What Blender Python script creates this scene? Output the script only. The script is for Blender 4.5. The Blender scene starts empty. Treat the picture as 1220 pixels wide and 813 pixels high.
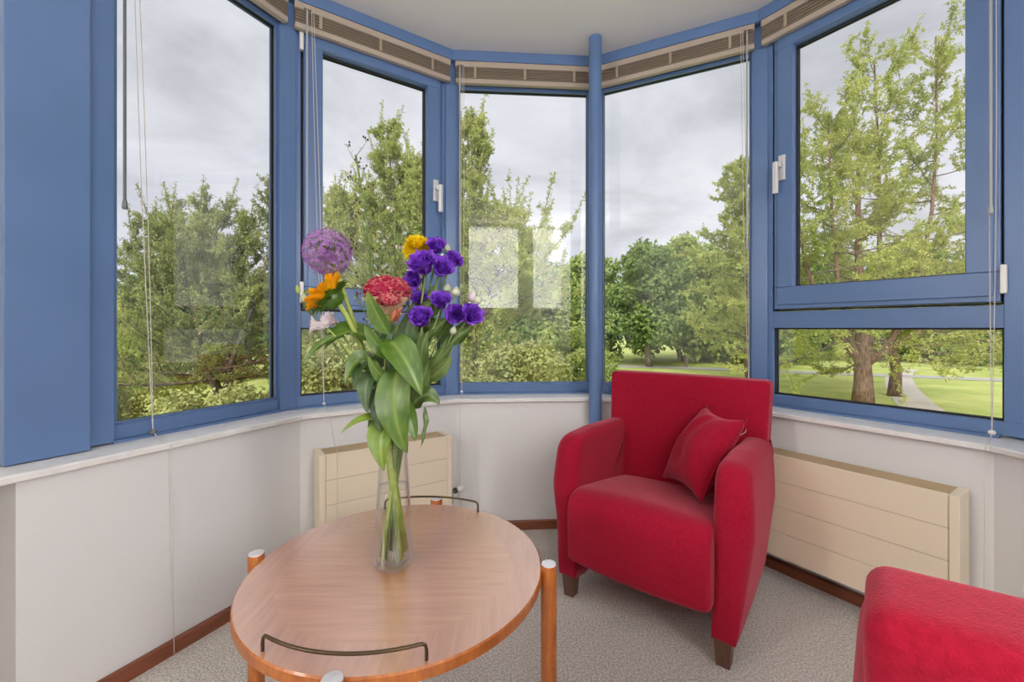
import bpy, math, random
import numpy as np
from mathutils import Vector, Matrix, noise as mnoise

R = math.radians
rnd = random.Random(7)
SC = bpy.context.scene
COL = SC.collection

# ------------------------------------------------------------------ materials
def mat(name, color, rough=0.5, metal=0.0, spec=0.5, coat=0.0, sheen=0.0, trans=0.0, ior=1.45):
    m = bpy.data.materials.new(name); m.use_nodes = True
    b = m.node_tree.nodes['Principled BSDF']
    b.inputs['Base Color'].default_value = (*color, 1)
    b.inputs['Roughness'].default_value = rough
    b.inputs['Metallic'].default_value = metal
    b.inputs['Specular IOR Level'].default_value = spec
    b.inputs['Coat Weight'].default_value = coat
    b.inputs['Coat Roughness'].default_value = 0.12
    b.inputs['Sheen Weight'].default_value = sheen
    b.inputs['Transmission Weight'].default_value = trans
    b.inputs['IOR'].default_value = ior
    return m

def nd(m, t, **kw):
    n = m.node_tree.nodes.new(t)
    for k, v in kw.items(): setattr(n, k, v)
    return n

def lk(m, a, b): m.node_tree.links.new(a, b)

def bsdf(m): return m.node_tree.nodes['Principled BSDF']

def noise_color(m, c1, c2, scale=8, detail=4, coords='Object', rough=0.6, stretch=None, lo=0.3, hi=0.7):
    tc = nd(m, 'ShaderNodeTexCoord'); n = nd(m, 'ShaderNodeTexNoise')
    n.inputs['Scale'].default_value = scale; n.inputs['Detail'].default_value = detail
    n.inputs['Roughness'].default_value = rough
    src = tc.outputs[coords]
    if stretch:
        mp = nd(m, 'ShaderNodeMapping'); mp.inputs['Scale'].default_value = stretch
        lk(m, src, mp.inputs[0]); src = mp.outputs[0]
    lk(m, src, n.inputs['Vector'])
    r = nd(m, 'ShaderNodeValToRGB')
    r.color_ramp.elements[0].position = lo; r.color_ramp.elements[0].color = (*c1, 1)
    r.color_ramp.elements[1].position = hi; r.color_ramp.elements[1].color = (*c2, 1)
    lk(m, n.outputs['Fac'], r.inputs[0]); lk(m, r.outputs[0], bsdf(m).inputs['Base Color'])
    return n, r

def bump(m, scale, strength, dist=0.002, detail=3, coords='Object', tex='ShaderNodeTexNoise'):
    tc = nd(m, 'ShaderNodeTexCoord'); n = nd(m, tex)
    n.inputs['Scale'].default_value = scale
    if tex == 'ShaderNodeTexNoise': n.inputs['Detail'].default_value = detail
    lk(m, tc.outputs[coords], n.inputs['Vector'])
    b = nd(m, 'ShaderNodeBump'); b.inputs['Strength'].default_value = strength; b.inputs['Distance'].default_value = dist
    lk(m, n.outputs[0], b.inputs['Height']); lk(m, b.outputs[0], bsdf(m).inputs['Normal'])
    return b

M = {}
M['wall'] = mat('wall_paint', (.74, .735, .735), .85, spec=.2); bump(M['wall'], 90, .35, .0015)
M['ceiling'] = mat('ceiling_paint', (.78, .765, .745), .9, spec=.1); bump(M['ceiling'], 120, .15, .001)
M['cream_wall'] = mat('cream_paint', (.72, .66, .55), .85, spec=.2)
M['blue'] = mat('blue_lacquer', (.125, .195, .35), .34, spec=.45)
noise_color(M['blue'], (.105, .182, .35), (.117, .197, .38), 3, 2)
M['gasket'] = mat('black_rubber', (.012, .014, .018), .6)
M['sill'] = mat('white_sill', (.80, .79, .77), .35, spec=.5); noise_color(M['sill'], (.74, .72, .69), (.83, .82, .81), 26, 5)
M['cream'] = mat('cream_enamel', (.80, .69, .53), .42)
M['grille'] = mat('tan_grille', (.50, .37, .22), .5)
M['dark'] = mat('gap_shade_paint', (.02, .018, .016), .8)  # near black painted in as shade for the radiator gaps
M['skirt'] = mat('red_brown_wood', (.22, .065, .028), .4, coat=.25)
noise_color(M['skirt'], (.15, .04, .018), (.29, .09, .04), 6, 5, stretch=(1, 1, 14))
M['blind'] = mat('taupe_slats', (.22, .17, .125), .45)
M['blind_rail'] = mat('tan_rail', (.43, .355, .285), .4)
M['tape'] = mat('ladder_tape', (.42, .34, .25), .8)
M['cord'] = mat('cord', (.62, .58, .52), .8)
M['wand'] = mat('grey_acrylic', (.40, .40, .41), .3)
M['wand_dark'] = mat('dark_grey_acrylic', (.13, .14, .16), .3)
M['cordknob'] = mat('clear_knob', (.75, .75, .74), .15, spec=.7)
M['cordknob_dark'] = mat('smoked_knob', (.10, .105, .11), .2, spec=.7)
M['alu'] = mat('silver_handle', (.72, .71, .70), .38, metal=.35)
M['white_plastic'] = mat('white_plastic', (.82, .81, .78), .4)
M['black_plastic'] = mat('black_plastic', (.02, .02, .02), .4)
M['brass'] = mat('nickel_brass', (.42, .38, .33), .3, metal=.9)
M['bronze'] = mat('bronze_rod', (.10, .065, .035), .35, metal=.7)
M['cap'] = mat('silver_cap', (.80, .78, .80), .32, metal=.5)

# carpet
m = M['carpet'] = mat('carpet', (.5, .45, .4), .97, spec=.05, sheen=.3)
noise_color(m, (.40, .36, .315), (.90, .84, .775), 150, 4, lo=.38, hi=.60, rough=.8)
bump(m, 140, 1.0, .012, 4)

# red wool
m = M['red'] = mat('red_wool', (.42, .008, .025), .88, spec=.15, sheen=.42)
noise_color(m, (.29, .004, .021), (.375, .007, .031), 120, 3)
bsdf(m).inputs['Sheen Tint'].default_value = (1, .35, .42, 1)
bsdf(m).inputs['Sheen Roughness'].default_value = .45
tc = nd(m, 'ShaderNodeTexCoord')
w1 = nd(m, 'ShaderNodeTexVoronoi'); w1.inputs['Scale'].default_value = 520
lk(m, tc.outputs['Object'], w1.inputs['Vector'])
bp = nd(m, 'ShaderNodeBump'); bp.inputs['Strength'].default_value = .4; bp.inputs['Distance'].default_value = .0012
lk(m, w1.outputs['Distance'], bp.inputs['Height']); lk(m, bp.outputs[0], bsdf(m).inputs['Normal'])
M['foot_wood'] = mat('walnut_foot', (.10, .045, .03), .45)
noise_color(M['foot_wood'], (.08, .035, .022), (.16, .075, .05), 18, 4, stretch=(6, 6, 1))

# table wood
m = M['table'] = mat('cherry_veneer', (.46, .17, .06), .30, spec=.5, coat=1.0)
bsdf(m).inputs['Coat IOR'].default_value = 3.2
noise_color(m, (.50, .225, .115), (.61, .30, .16), 7, 6, stretch=(1.0, 12, 1))
bsdf(m).inputs['Coat Roughness'].default_value = .27
m = M['table_border'] = mat('cherry_border', (.40, .14, .05), .30, coat=1.0)
bsdf(m).inputs['Coat IOR'].default_value = 3.2
noise_color(m, (.48, .215, .11), (.59, .29, .155), 7, 6, stretch=(12, 1, 1))
bsdf(m).inputs['Coat Roughness'].default_value = .27
m = M['table_edge'] = mat('orange_wood', (.40, .12, .02), .32, coat=.4)
noise_color(m, (.30, .075, .014), (.50, .16, .03), 14, 4, stretch=(5, 5, 1))

# window glass, vase glass, water: clear + fresnel gloss
def clear(name, tint, boost, edge, rough=0.0, ior=1.45):
    m = bpy.data.materials.new(name); m.use_nodes = True
    nt = m.node_tree; nt.nodes.clear()
    out = nt.nodes.new('ShaderNodeOutputMaterial'); mix = nt.nodes.new('ShaderNodeMixShader')
    t = nt.nodes.new('ShaderNodeBsdfTransparent'); t.inputs[0].default_value = (*tint, 1)
    g = nt.nodes.new('ShaderNodeBsdfGlossy'); g.inputs['Roughness'].default_value = rough
    fc = nt.nodes.new('ShaderNodeLayerWeight'); fc.inputs['Blend'].default_value = .5
    fr = nt.nodes.new('ShaderNodeMath'); fr.operation = 'POWER'; fr.inputs[1].default_value = ior; nt.links.new(fc.outputs['Facing'], fr.inputs[0])
    ma = nt.nodes.new('ShaderNodeMath'); ma.operation = 'MULTIPLY_ADD'
    ma.inputs[1].default_value = edge; ma.inputs[2].default_value = boost; ma.use_clamp = True
    nt.links.new(fr.outputs[0], ma.inputs[0]); nt.links.new(ma.outputs[0], mix.inputs[0])
    nt.links.new(t.outputs[0], mix.inputs[1]); nt.links.new(g.outputs[0], mix.inputs[2]); nt.links.new(mix.outputs[0], out.inputs[0])
    return m
M['glass'] = clear('window_glass', (.99, .99, .99), .05, .85, ior=5)
M['vase'] = clear('vase_glass', (.985, .993, .988), .045, .9, ior=2.8)
M['water'] = clear('vase_water', (.985, .994, .985), .01, .5, ior=5)

# leaf style materials
def leafmat(name, c1, c2, scale=3, trans=.35, rough=.5, coords='Object', gloss=.06):
    m = bpy.data.materials.new(name); m.use_nodes = True
    nt = m.node_tree; nt.nodes.clear()
    out = nt.nodes.new('ShaderNodeOutputMaterial')
    tc = nt.nodes.new('ShaderNodeTexCoord'); n = nt.nodes.new('ShaderNodeTexNoise')
    n.inputs['Scale'].default_value = scale; n.inputs['Detail'].default_value = 4
    nt.links.new(tc.outputs[coords], n.inputs['Vector'])
    r = nt.nodes.new('ShaderNodeValToRGB')
    r.color_ramp.elements[0].position = .32; r.color_ramp.elements[0].color = (*c1, 1)
    r.color_ramp.elements[1].position = .68; r.color_ramp.elements[1].color = (*c2, 1)
    nt.links.new(n.outputs['Fac'], r.inputs[0])
    d = nt.nodes.new('ShaderNodeBsdfDiffuse'); t = nt.nodes.new('ShaderNodeBsdfTranslucent')
    nt.links.new(r.outputs[0], d.inputs[0]); nt.links.new(r.outputs[0], t.inputs[0])
    mx = nt.nodes.new('ShaderNodeMixShader'); mx.inputs[0].default_value = trans
    nt.links.new(d.outputs[0], mx.inputs[1]); nt.links.new(t.outputs[0], mx.inputs[2])
    last = mx
    if gloss:
        g = nt.nodes.new('ShaderNodeBsdfGlossy'); g.inputs['Roughness'].default_value = rough
        m2 = nt.nodes.new('ShaderNodeMixShader'); m2.inputs[0].default_value = gloss
        nt.links.new(mx.outputs[0], m2.inputs[1]); nt.links.new(g.outputs[0], m2.inputs[2]); last = m2
    nt.links.new(last.outputs[0], out.inputs[0])
    return m
M['leaf_fresh'] = leafmat('fresh_leaf', (.37, .43, .12), (.61, .645, .23), 1.1, gloss=0)
M['leaf_mid'] = leafmat('mid_leaf', (.22, .30, .065), (.46, .53, .14), 1.3, gloss=0)
M['leaf_yellow'] = leafmat('yellow_green_leaf', (.41, .475, .12), (.68, .70, .25), .9, trans=.45, gloss=0)
M['leaf_olive'] = leafmat('olive_leaf', (.30, .345, .12), (.53, .555, .23), 1.5, gloss=0)
M['leaf_far'] = leafmat('far_leaf', (.15, .24, .075), (.30, .40, .13), .6, gloss=0)
M['leaf_far_light'] = leafmat('far_light_leaf', (.27, .37, .10), (.45, .53, .17), .6, gloss=0)
M['leaf_rust'] = leafmat('rust_leaf', (.24, .13, .06), (.40, .24, .10), 2, gloss=0)
M['bark'] = mat('bark', (.14, .11, .085), .9, spec=.1)
noise_color(M['bark'], (.11, .085, .065), (.30, .245, .19), 5, 6, stretch=(5, 5, 1)); bump(M['bark'], 9, 1, .04, 5)
M['bark_red'] = mat('red_brown_bark', (.2, .12, .085), .9, spec=.1)
noise_color(M['bark_red'], (.10, .065, .05), (.36, .235, .175), 4, 6, stretch=(6, 6, 1)); bump(M['bark_red'], 8, 1, .05, 5)
M['bark_lichen'] = mat('lichen_bark', (.3, .25, .1), .9, spec=.1)
noise_color(M['bark_lichen'], (.16, .13, .09), (.52, .38, .06), 3, 5)
m = M['grass'] = mat('lawn', (.3, .4, .1), .95, spec=.05)
noise_color(m, (.34, .43, .11), (.62, .66, .24), .5, 8, coords='Object')
bump(m, 12, 1, .05, 5)
M['path'] = mat('gravel_path', (.62, .57, .52), .9); noise_color(M['path'], (.52, .47, .42), (.68, .63, .58), 6, 5)
M['road'] = mat('road', (.42, .42, .40), .9); noise_color(M['road'], (.36, .36, .34), (.5, .49, .46), 3, 5)
M['outer'] = mat('brick_outer', (.45, .40, .36), .9)
# flowers
M['stem'] = leafmat('stem_green', (.26, .36, .05), (.50, .58, .15), 30, trans=.15, gloss=.05)
M['stem_dark'] = leafmat('thin_stem', (.12, .19, .06), (.25, .33, .11), 30, trans=.1, gloss=.04)
M['leaf_light'] = leafmat('light_bud', (.55, .60, .38), (.78, .80, .62), 30, trans=.3)
M['purple'] = leafmat('purple_petal', (.135, .022, .43), (.33, .10, .76), 60, trans=.25, gloss=.03)
M['lilac_pale'] = leafmat('pale_pink_petal', (.72, .60, .64), (.88, .80, .82), 40, trans=.3)
M['allium'] = leafmat('allium_floret', (.32, .11, .42), (.60, .36, .66), 60, trans=.25, gloss=0)
M['sunpetal'] = leafmat('sunflower_petal', (.88, .33, .004), (.95, .52, .01), 40, trans=.35, gloss=.02)
M['yellow'] = leafmat('yellow_petal', (.86, .62, .006), (.95, .76, .03), 60, trans=.3, gloss=.02)
M['seed'] = mat('sunflower_disc', (.05, .025, .01), .9); bump(M['seed'], 300, 1, .003)
M['salmon'] = leafmat('salmon_tuft', (.62, .17, .09), (.80, .36, .20), 60, trans=.3)
M['white_tiny'] = leafmat('white_sprig', (.68, .66, .60), (.90, .88, .84), 60, trans=.3)
M['berry'] = mat('brown_bud', (.12, .07, .045), .8)

def veinleaf(name, c1, c2, vein):
    m = leafmat(name, c1, c2, 22, trans=.25, rough=.38, gloss=.07)
    nt = m.node_tree
    at = nt.nodes.new('ShaderNodeAttribute'); at.attribute_name = 'vein'
    ramp = [n for n in nt.nodes if n.type == 'VALTORGB'][0]
    mx = nt.nodes.new('ShaderNodeMixRGB'); mx.inputs[2].default_value = (*vein, 1)
    nt.links.new(at.outputs['Fac'], mx.inputs[0]); nt.links.new(ramp.outputs[0], mx.inputs[1])
    for n in nt.nodes:
        if n.type in ('BSDF_DIFFUSE', 'BSDF_TRANSLUCENT'): nt.links.new(mx.outputs[0], n.inputs[0])
    return m
M['bigleaf'] = veinleaf('broad_leaf', (.050, .125, .010), (.125, .235, .025), (.24, .35, .07))
M['bigleaf_light'] = veinleaf('broad_light_leaf', (.12, .23, .012), (.23, .35, .03), (.34, .44, .09))
M['smallleaf'] = veinleaf('grey_green_leaf', (.06, .125, .025), (.14, .22, .05), (.24, .32, .11))
M['darkleaf'] = veinleaf('dark_leaf', (.035, .085, .028), (.08, .15, .05), (.16, .24, .10))
m = M['celosia'] = leafmat('celosia_crest', (.24, .004, .03), (.38, .01, .06), 30, trans=.1, gloss=.02)
nt = m.node_tree; at = nt.nodes.new('ShaderNodeAttribute'); at.attribute_name = 'vein'
ramp = [n for n in nt.nodes if n.type == 'VALTORGB'][0]
mx = nt.nodes.new('ShaderNodeMixRGB'); mx.inputs[2].default_value = (.78, .36, .26, 1)
nt.links.new(at.outputs['Fac'], mx.inputs[0]); nt.links.new(ramp.outputs[0], mx.inputs[1])
for n in nt.nodes:
    if n.type in ('BSDF_DIFFUSE', 'BSDF_TRANSLUCENT'): nt.links.new(mx.outputs[0], n.inputs[0])
M['celosia_neck'] = leafmat('celosia_neck', (.50, .34, .20), (.70, .52, .34), 60, trans=.1, gloss=0)

# ------------------------------------------------------------------ mesh helpers
class MB:
    def __init__(s): s.v = []; s.f = []; s.a = []
    def add(s, vs, fs, at=None):
        o = len(s.v); s.v += [tuple(p) for p in vs]; s.f += [tuple(i + o for i in q) for q in fs]
        s.a += list(at) if at is not None else [0.0] * len(vs)
        return s
    def box8(s, p):   # p: 8 points, bottom loop then top loop
        return s.add(p, [(0, 3, 2, 1), (4, 5, 6, 7), (0, 1, 5, 4), (1, 2, 6, 5), (2, 3, 7, 6), (3, 0, 4, 7)])
    def box(s, x0, x1, y0, y1, z0, z1):
        return s.box8([(x0, y0, z0), (x1, y0, z0), (x1, y1, z0), (x0, y1, z0), (x0, y0, z1), (x1, y0, z1), (x1, y1, z1), (x0, y1, z1)])
    def lathe(s, prof, n=32, c=(0, 0, 0), close=False):
        vs = []; fs = []
        for r, z in prof:
            for k in range(n):
                a = 2 * math.pi * k / n; vs.append((c[0] + r * math.cos(a), c[1] + r * math.sin(a), c[2] + z))
        for i in range(len(prof) - 1):
            for k in range(n): fs.append((i * n + k, i * n + (k + 1) % n, (i + 1) * n + (k + 1) % n, (i + 1) * n + k))
        if close:
            fs.append(tuple(range(n - 1, -1, -1))); b = (len(prof) - 1) * n; fs.append(tuple(range(b, b + n)))
        return s.add(vs, fs)
    def tube(s, pts, rad, n=8, caps=True):
        pts = [Vector(p) for p in pts]
        if not isinstance(rad, (list, tuple)): rad = [rad] * len(pts)
        vs = []; fs = []; up = None
        for i, p in enumerate(pts):
            t = (pts[min(i + 1, len(pts) - 1)] - pts[max(i - 1, 0)])
            if t.length < 1e-9: t = Vector((0, 0, 1))
            t.normalize()
            if up is None: up = t.orthogonal().normalized()
            up = (up - t * up.dot(t))
            if up.length < 1e-6: up = t.orthogonal()
            up.normalize(); sd = t.cross(up)
            for k in range(n):
                a = 2 * math.pi * k / n; vs.append(p + (up * math.cos(a) + sd * math.sin(a)) * rad[i])
        for i in range(len(pts) - 1):
            for k in range(n): fs.append((i * n + k, i * n + (k + 1) % n, (i + 1) * n + (k + 1) % n, (i + 1) * n + k))
        if caps:
            fs.append(tuple(range(n - 1, -1, -1))); b = (len(pts) - 1) * n; fs.append(tuple(range(b, b + n)))
        return s.add(vs, fs)
    def sphere(s, c, r, n=10, sq=(1, 1, 1)):
        prof = [(max(1e-5, r * math.sin(math.pi * i / n)), -r * math.cos(math.pi * i / n)) for i in range(n + 1)]
        o = len(s.v); s.lathe(prof, max(6, n + 2), (0, 0, 0))
        for i in range(o, len(s.v)):
            p = s.v[i]; s.v[i] = (c[0] + p[0] * sq[0], c[1] + p[1] * sq[1], c[2] + p[2] * sq[2])
        return s
    def grid(s, P, at=None, closed=False):   # P[i][j]
        ni = len(P); nj = len(P[0]); vs = [p for row in P for p in row]; fs = []
        for i in range(ni - 1):
            for j in range(nj if closed else nj - 1):
                fs.append((i * nj + j, i * nj + (j + 1) % nj, (i + 1) * nj + (j + 1) % nj, (i + 1) * nj + j))
        return s.add(vs, fs, [x for row in at for x in row] if at else None)
    def build(s, name, material, parent=None, origin=None, smooth=False, local=False, bevel=0, seg=2, subsurf=0):
        me = bpy.data.meshes.new(name)
        off = Vector((0, 0, 0))
        if parent is not None and not local:
            off = parent.matrix_world_loc if hasattr(parent, 'matrix_world_loc') else WORLD.get(parent.name, Vector((0, 0, 0)))
        elif origin is not None: off = Vector(origin)
        vs = [(p[0] - off[0], p[1] - off[1], p[2] - off[2]) for p in s.v]
        me.from_pydata(vs, [], s.f); me.update()
        if any(s.a):
            at = me.attributes.new('vein', 'FLOAT', 'POINT'); at.data.foreach_set('value', s.a)
        if smooth: me.polygons.foreach_set('use_smooth', [True] * len(me.polygons))
        me.materials.append(material)
        o = bpy.data.objects.new(name, me); COL.objects.link(o)
        if parent is not None:
            o.parent = parent; WORLD[o.name] = off
        elif origin is not None:
            o.location = origin; WORLD[o.name] = Vector(origin)
        if bevel:
            b = o.modifiers.new('bevel', 'BEVEL'); b.width = bevel; b.segments = seg; b.limit_method = 'ANGLE'; b.angle_limit = R(40)
        if subsurf:
            b = o.modifiers.new('sub', 'SUBSURF'); b.levels = subsurf; b.render_levels = subsurf
        return o
WORLD = {}

def tag(o, label=None, cat=None, group=None, kind=None):
    if label: o['label'] = label
    if cat: o['category'] = cat
    if group: o['group'] = group
    if kind: o['kind'] = kind
    return o

def thing(name, label, cat, loc=(0, 0, 0), group=None, kind=None, rz=0):
    o = bpy.data.objects.new(name, None); COL.objects.link(o)
    o.location = loc; o.rotation_euler = (0, 0, rz); o.empty_display_size = .05
    WORLD[o.name] = Vector(loc)
    return tag(o, label, cat, group, kind)

# ------------------------------------------------------------------ the bay
OX, OY = .1717, .8751                       # centre of the polygonal bay
ANG = {0: 184, 1: 154, 2: 124, 3: 94, 4: 64, 5: 34, 6: 4}
def F(i, t, a, z):
    th = R(ANG[i]); n = (math.cos(th), math.sin(th)); e = (math.sin(th), -math.cos(th))
    return (OX + a * n[0] + t * e[0], OY + a * n[1] + t * e[1], z)
def CR(i, a, z):                            # corner between facet i and i+1
    th = R(ANG[i] - 15); r = a / math.cos(R(15))
    return (OX + r * math.cos(th), OY + r * math.sin(th), z)
def fbox(mb, i, t0, t1, a0, a1, z0, z1):
    return mb.box8([F(i, t0, a0, z0), F(i, t1, a0, z0), F(i, t1, a1, z0), F(i, t0, a1, z0),
                    F(i, t0, a0, z1), F(i, t1, a0, z1), F(i, t1, a1, z1), F(i, t0, a1, z1)])
def ring(mb, prof, t0, t1, first=1, last=6):
    st = []
    st.append([F(first, t0, a, z) for a, z in prof])
    for i in range(first, last): st.append([CR(i, a, z) for a, z in prof])
    st.append([F(last, t1, a, z) for a, z in prof])
    n = len(prof); vs = [p for s_ in st for p in s_]; fs = []
    for i in range(len(st) - 1):
        for k in range(n): fs.append((i * n + k, i * n + (k + 1) % n, (i + 1) * n + (k + 1) % n, (i + 1) * n + k))
    fs.append(tuple(range(n - 1, -1, -1))); b = (len(st) - 1) * n; fs.append(tuple(range(b, b + n)))
    return mb.add(vs, fs)

ZS = .687                                   # sill top
ZB, ZC = 2.494, 2.549                       # beam underside, ceiling

S = 'structure'
# parapet wall of the bay
mb = MB(); ring(mb, [(1.365, 0), (1.62, 0), (1.62, .665), (1.365, .665)], -.444, .9)
tag(mb.build('wall_front', M['wall']), 'white plastered wall under the windows of the bay', None, kind=S)
mb = MB(); ring(mb, [(1.55, -1.6), (1.62, -1.6), (1.62, -.001), (1.55, -.001)], -.444, .9)
tag(mb.build('wall_outside', M['outer']), 'outer wall below the floor of the bay', None, kind=S)
# baseboard, sill, ledge, beam
mb = MB(); ring(mb, [(1.350, .0), (1.364, .0), (1.364, .046), (1.354, .046), (1.350, .041)], -.444, .9)
tag(mb.build('baseboard_front', M['skirt']), 'red brown wooden skirting board', None, kind=S)
mb = MB(); ring(mb, [(1.3406, .670), (1.343, .667), (1.612, .667), (1.612, ZS), (1.346, ZS), (1.3406, .683)], -1.9, .9)
tag(mb.build('trim_1', M['sill']), 'white stone window sill running round the bay', None, kind=S)
mb = MB(); ring(mb, [(1.484, ZS - .002), (1.56, ZS - .002), (1.56, .698), (1.484, .696)], -.205, .36, 1, 5)
tag(mb.build('trim_2', M['blue']), 'blue ledge under the window frames', None, kind=S)
mb = MB(); ring(mb, [(1.448, ZB), (1.62, ZB), (1.62, ZC - .001), (1.448, ZC - .001)], -.444, .9)
tag(mb.build('trim_3', M['blue']), 'blue beam round the ceiling of the bay', None, kind=S)
# wide blue pilasters closing the row of windows
mb = MB(); fbox(mb, 1, -.444, -.273, 1.447, 1.615, ZS + .003, ZB)
tag(mb.build('trim_4', M['blue'], bevel=.002), 'wide blue panel beside the first window', None, kind=S)
mb = MB(); fbox(mb, 1, -.2715, -.205, 1.479, 1.615, ZS + .006, ZB)
tag(mb.build('trim_5', M['blue'], bevel=.002), 'narrow blue post beside the wide panel', None, kind=S)
mb = MB(); fbox(mb, 6, -.445, .9, 1.511, 1.60, ZS + .003, ZB)
tag(mb.build('trim_6', M['blue'], bevel=.002), 'blue panel after the last window', None, kind=S)
k = 7
for i in (1, 2, 3, 4):
    th = R(ANG[i] - 15); n = Vector((math.cos(th), math.sin(th), 0)); e = Vector((n.y, -n.x, 0)); c = Vector((OX, OY, 0))
    mb = MB(); p = []
    for z in (ZS + .004, ZB):
        for r_, s_ in ((1.534, -.035), (1.534, .035), (1.66, .035), (1.66, -.035)):
            q = c + n * r_ + e * s_; p.append((q.x, q.y, z))
    mb.box8(p)
    tag(mb.build('trim_%d' % k, M['blue'], bevel=.004), 'blue corner post between two windows', None, kind=S); k += 1

# windows
def bars(mb, i, t0, t1, z0, z1, wt, wb, wl, wr, a0, a1):
    fbox(mb, i, t0, t1, a0, a1, z0, z0 + wb); fbox(mb, i, t0, t1, a0, a1, z1 - wt, z1)
    fbox(mb, i, t0, t0 + wl, a0, a1, z0 + wb, z1 - wt); fbox(mb, i, t1 - wr, t1, a0, a1, z0 + wb, z1 - wt)
def pane(i, t0, t1, z0, z1, a, parent, nm='glass_pane'):
    mb = MB(); fbox(mb, i, t0, t1, a, a + .006, z0, z1); mb.build(nm, M['glass'], parent)
    g = MB(); bars(g, i, t0, t1, z0, z1, .006, .006, .006, .006, a - .010, a - .0005); g.build('gasket', M['gasket'], parent)
    g = MB(); bars(g, i, t0, t1, z0, z1, .006, .006, .006, .006, a + .0065, a + .016); g.build('gasket', M['gasket'], parent)
def window(i, t0, t1, opening):
    mb = MB()
    name = 'window_%d' % i
    lab = 'blue framed window with one large fixed pane' if not opening else 'blue framed window with a hinged sash above a fixed pane'
    if not opening:
        bars(mb, i, t0 - .05, t1 + .05, ZS + .009, ZB - .001, ZB - 2.38, .046, .05, .05, 1.500, 1.565)
        w = tag(mb.build(name, M['blue'], bevel=.002), lab, None, kind=S); WORLD[w.name] = Vector((0, 0, 0))
        pane(i, t0, t1, ZS + .055, 2.38, 1.532, w)
        b2 = MB(); bars(b2, i, t0, t1, ZS + .055, 2.38, .008, .008, .008, .008, 1.510, 1.522); b2.build('glazing_bead', M['blue'], w)
    else:
        bars(mb, i, t0 - .05, t1 + .05, ZS + .009, ZB - .001, ZB - 2.445, .046, .05, .05, 1.500, 1.565)
        fbox(mb, i, t0, t1, 1.500, 1.565, 1.052, 1.128)
        w = tag(mb.build(name, M['blue'], bevel=.002), lab, None, kind=S); WORLD[w.name] = Vector((0, 0, 0))
        pane(i, t0, t1, ZS + .055, 1.052, 1.532, w)
        sb = MB(); bars(sb, i, t0 + .010, t1 - .006, 1.139, 2.437, .105, .100, .080, .080, 1.492, 1.55)
        bars(sb, i, t0 + .026, t1 - .022, 1.158, 2.42, .086, .081, .064, .064, 1.484, 1.493)
        sash = sb.build('sash', M['blue'], w, bevel=.003); WORLD[sash.name] = Vector((0, 0, 0))
        pane(i, t0 + .090, t1 - .086, 1.239, 2.332, 1.532, sash)
        gb = MB(); bars(gb, i, t0 + .004, t1 - .002, 1.131, 2.443, .006, .006, .006, .004, 1.515, 1.55); gb.build('sash_gap_shade', M['gasket'], w)  # black strip painting the shade in the gap round the sash
        # handle
        th = t1 - .045 if i == 2 else t0 + .05
        h = MB(); fbox(h, i, th - .014, th + .014, 1.470, 1.484, 1.725, 1.840)
        ho = h.build('handle', M['alu'], sash, bevel=.003); WORLD[ho.name] = Vector((0, 0, 0))
        h = MB(); dt = .010 if i == 2 else -.010
        h.tube([F(i, th, 1.472, 1.79), F(i, th, 1.442, 1.79)], .010, 12)
        fbox(h, i, th + dt - .011, th + dt + .011, 1.428, 1.446, 1.660, 1.805)
        h.build('lever', M['alu'], ho, bevel=.005)
        tg = t0 if i == 2 else t1
        for z0 in (1.165, 2.30):
            h = MB(); fbox(h, i, tg - .007, tg + .009, 1.478, 1.50, z0, z0 + .095); h.build('hinge', M['white_plastic'], sash, bevel=.003)
    return w
window(1, -.195, .365, False); window(2, -.345, .345, True); window(3, -.365, .365, False)
window(4, -.365, .365, False); window(5, -.345, .370, True)

# slim round column
mb = MB(); mb.lathe([(.0325, 0), (.0325, ZC)], 40, (.4293, 2.2003, 0)); 
c = mb.build('column', M['blue'], origin=(.4293, 2.2003, 0), smooth=True)
tag(c, 'slim round blue steel column from floor to ceiling behind the red armchair', 'column')

# rest of the room
BY = -1.75
pl0 = F(1, -.444, 1.50, 0); pl1 = F(1, -3.3, 1.50, 0)
def slab(mb, poly, z0, z1):
    n = len(poly); vs = [(x, y, z0) for x, y in poly] + [(x, y, z1) for x, y in poly]
    fs = [tuple(range(n - 1, -1, -1)), tuple(range(n, 2 * n))] + [(k_, (k_ + 1) % n, n + (k_ + 1) % n, n + k_) for k_ in range(n)]
    return mb.add(vs, fs)
foot = [F(1, -3.6, 1.58, 0)[:2]] + [CR(i, 1.58, 0)[:2] for i in range(1, 6)][::1] + [F(6, 3.6, 1.58, 0)[:2]]
foot = foot[::-1]
def cut(poly, ymin): return [(x, max(y, ymin)) for x, y in poly]
fl = [(-3.2, -2.8)] + [F(1, -2.5, 1.84, 0)[:2], F(1, -.43, 1.84, 0)[:2]] + [CR(i, 1.54, 0)[:2] for i in range(1, 6)] + [F(6, 2.9, 1.54, 0)[:2], (1.95, -2.8)]
fl = fl[::-1]
def fan_slab(mb, poly, z0, z1):
    n = len(poly); cx = .2; cy = .2; vs = [(x, y, z1) for x, y in poly] + [(x, y, z0) for x, y in poly] + [(cx, cy, z1), (cx, cy, z0)]
    fs = [(k_, (k_ + 1) % n, 2 * n) for k_ in range(n)] + [(n + (k_ + 1) % n, n + k_, 2 * n + 1) for k_ in range(n)] + [((k_ + 1) % n, k_, n + k_, n + (k_ + 1) % n) for k_ in range(n)]
    return mb.add(vs, fs)
mb = MB(); fan_slab(mb, fl, -.12, 0); tag(mb.build('floor', M['carpet']), 'beige flecked carpet floor', None, kind=S)
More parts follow.
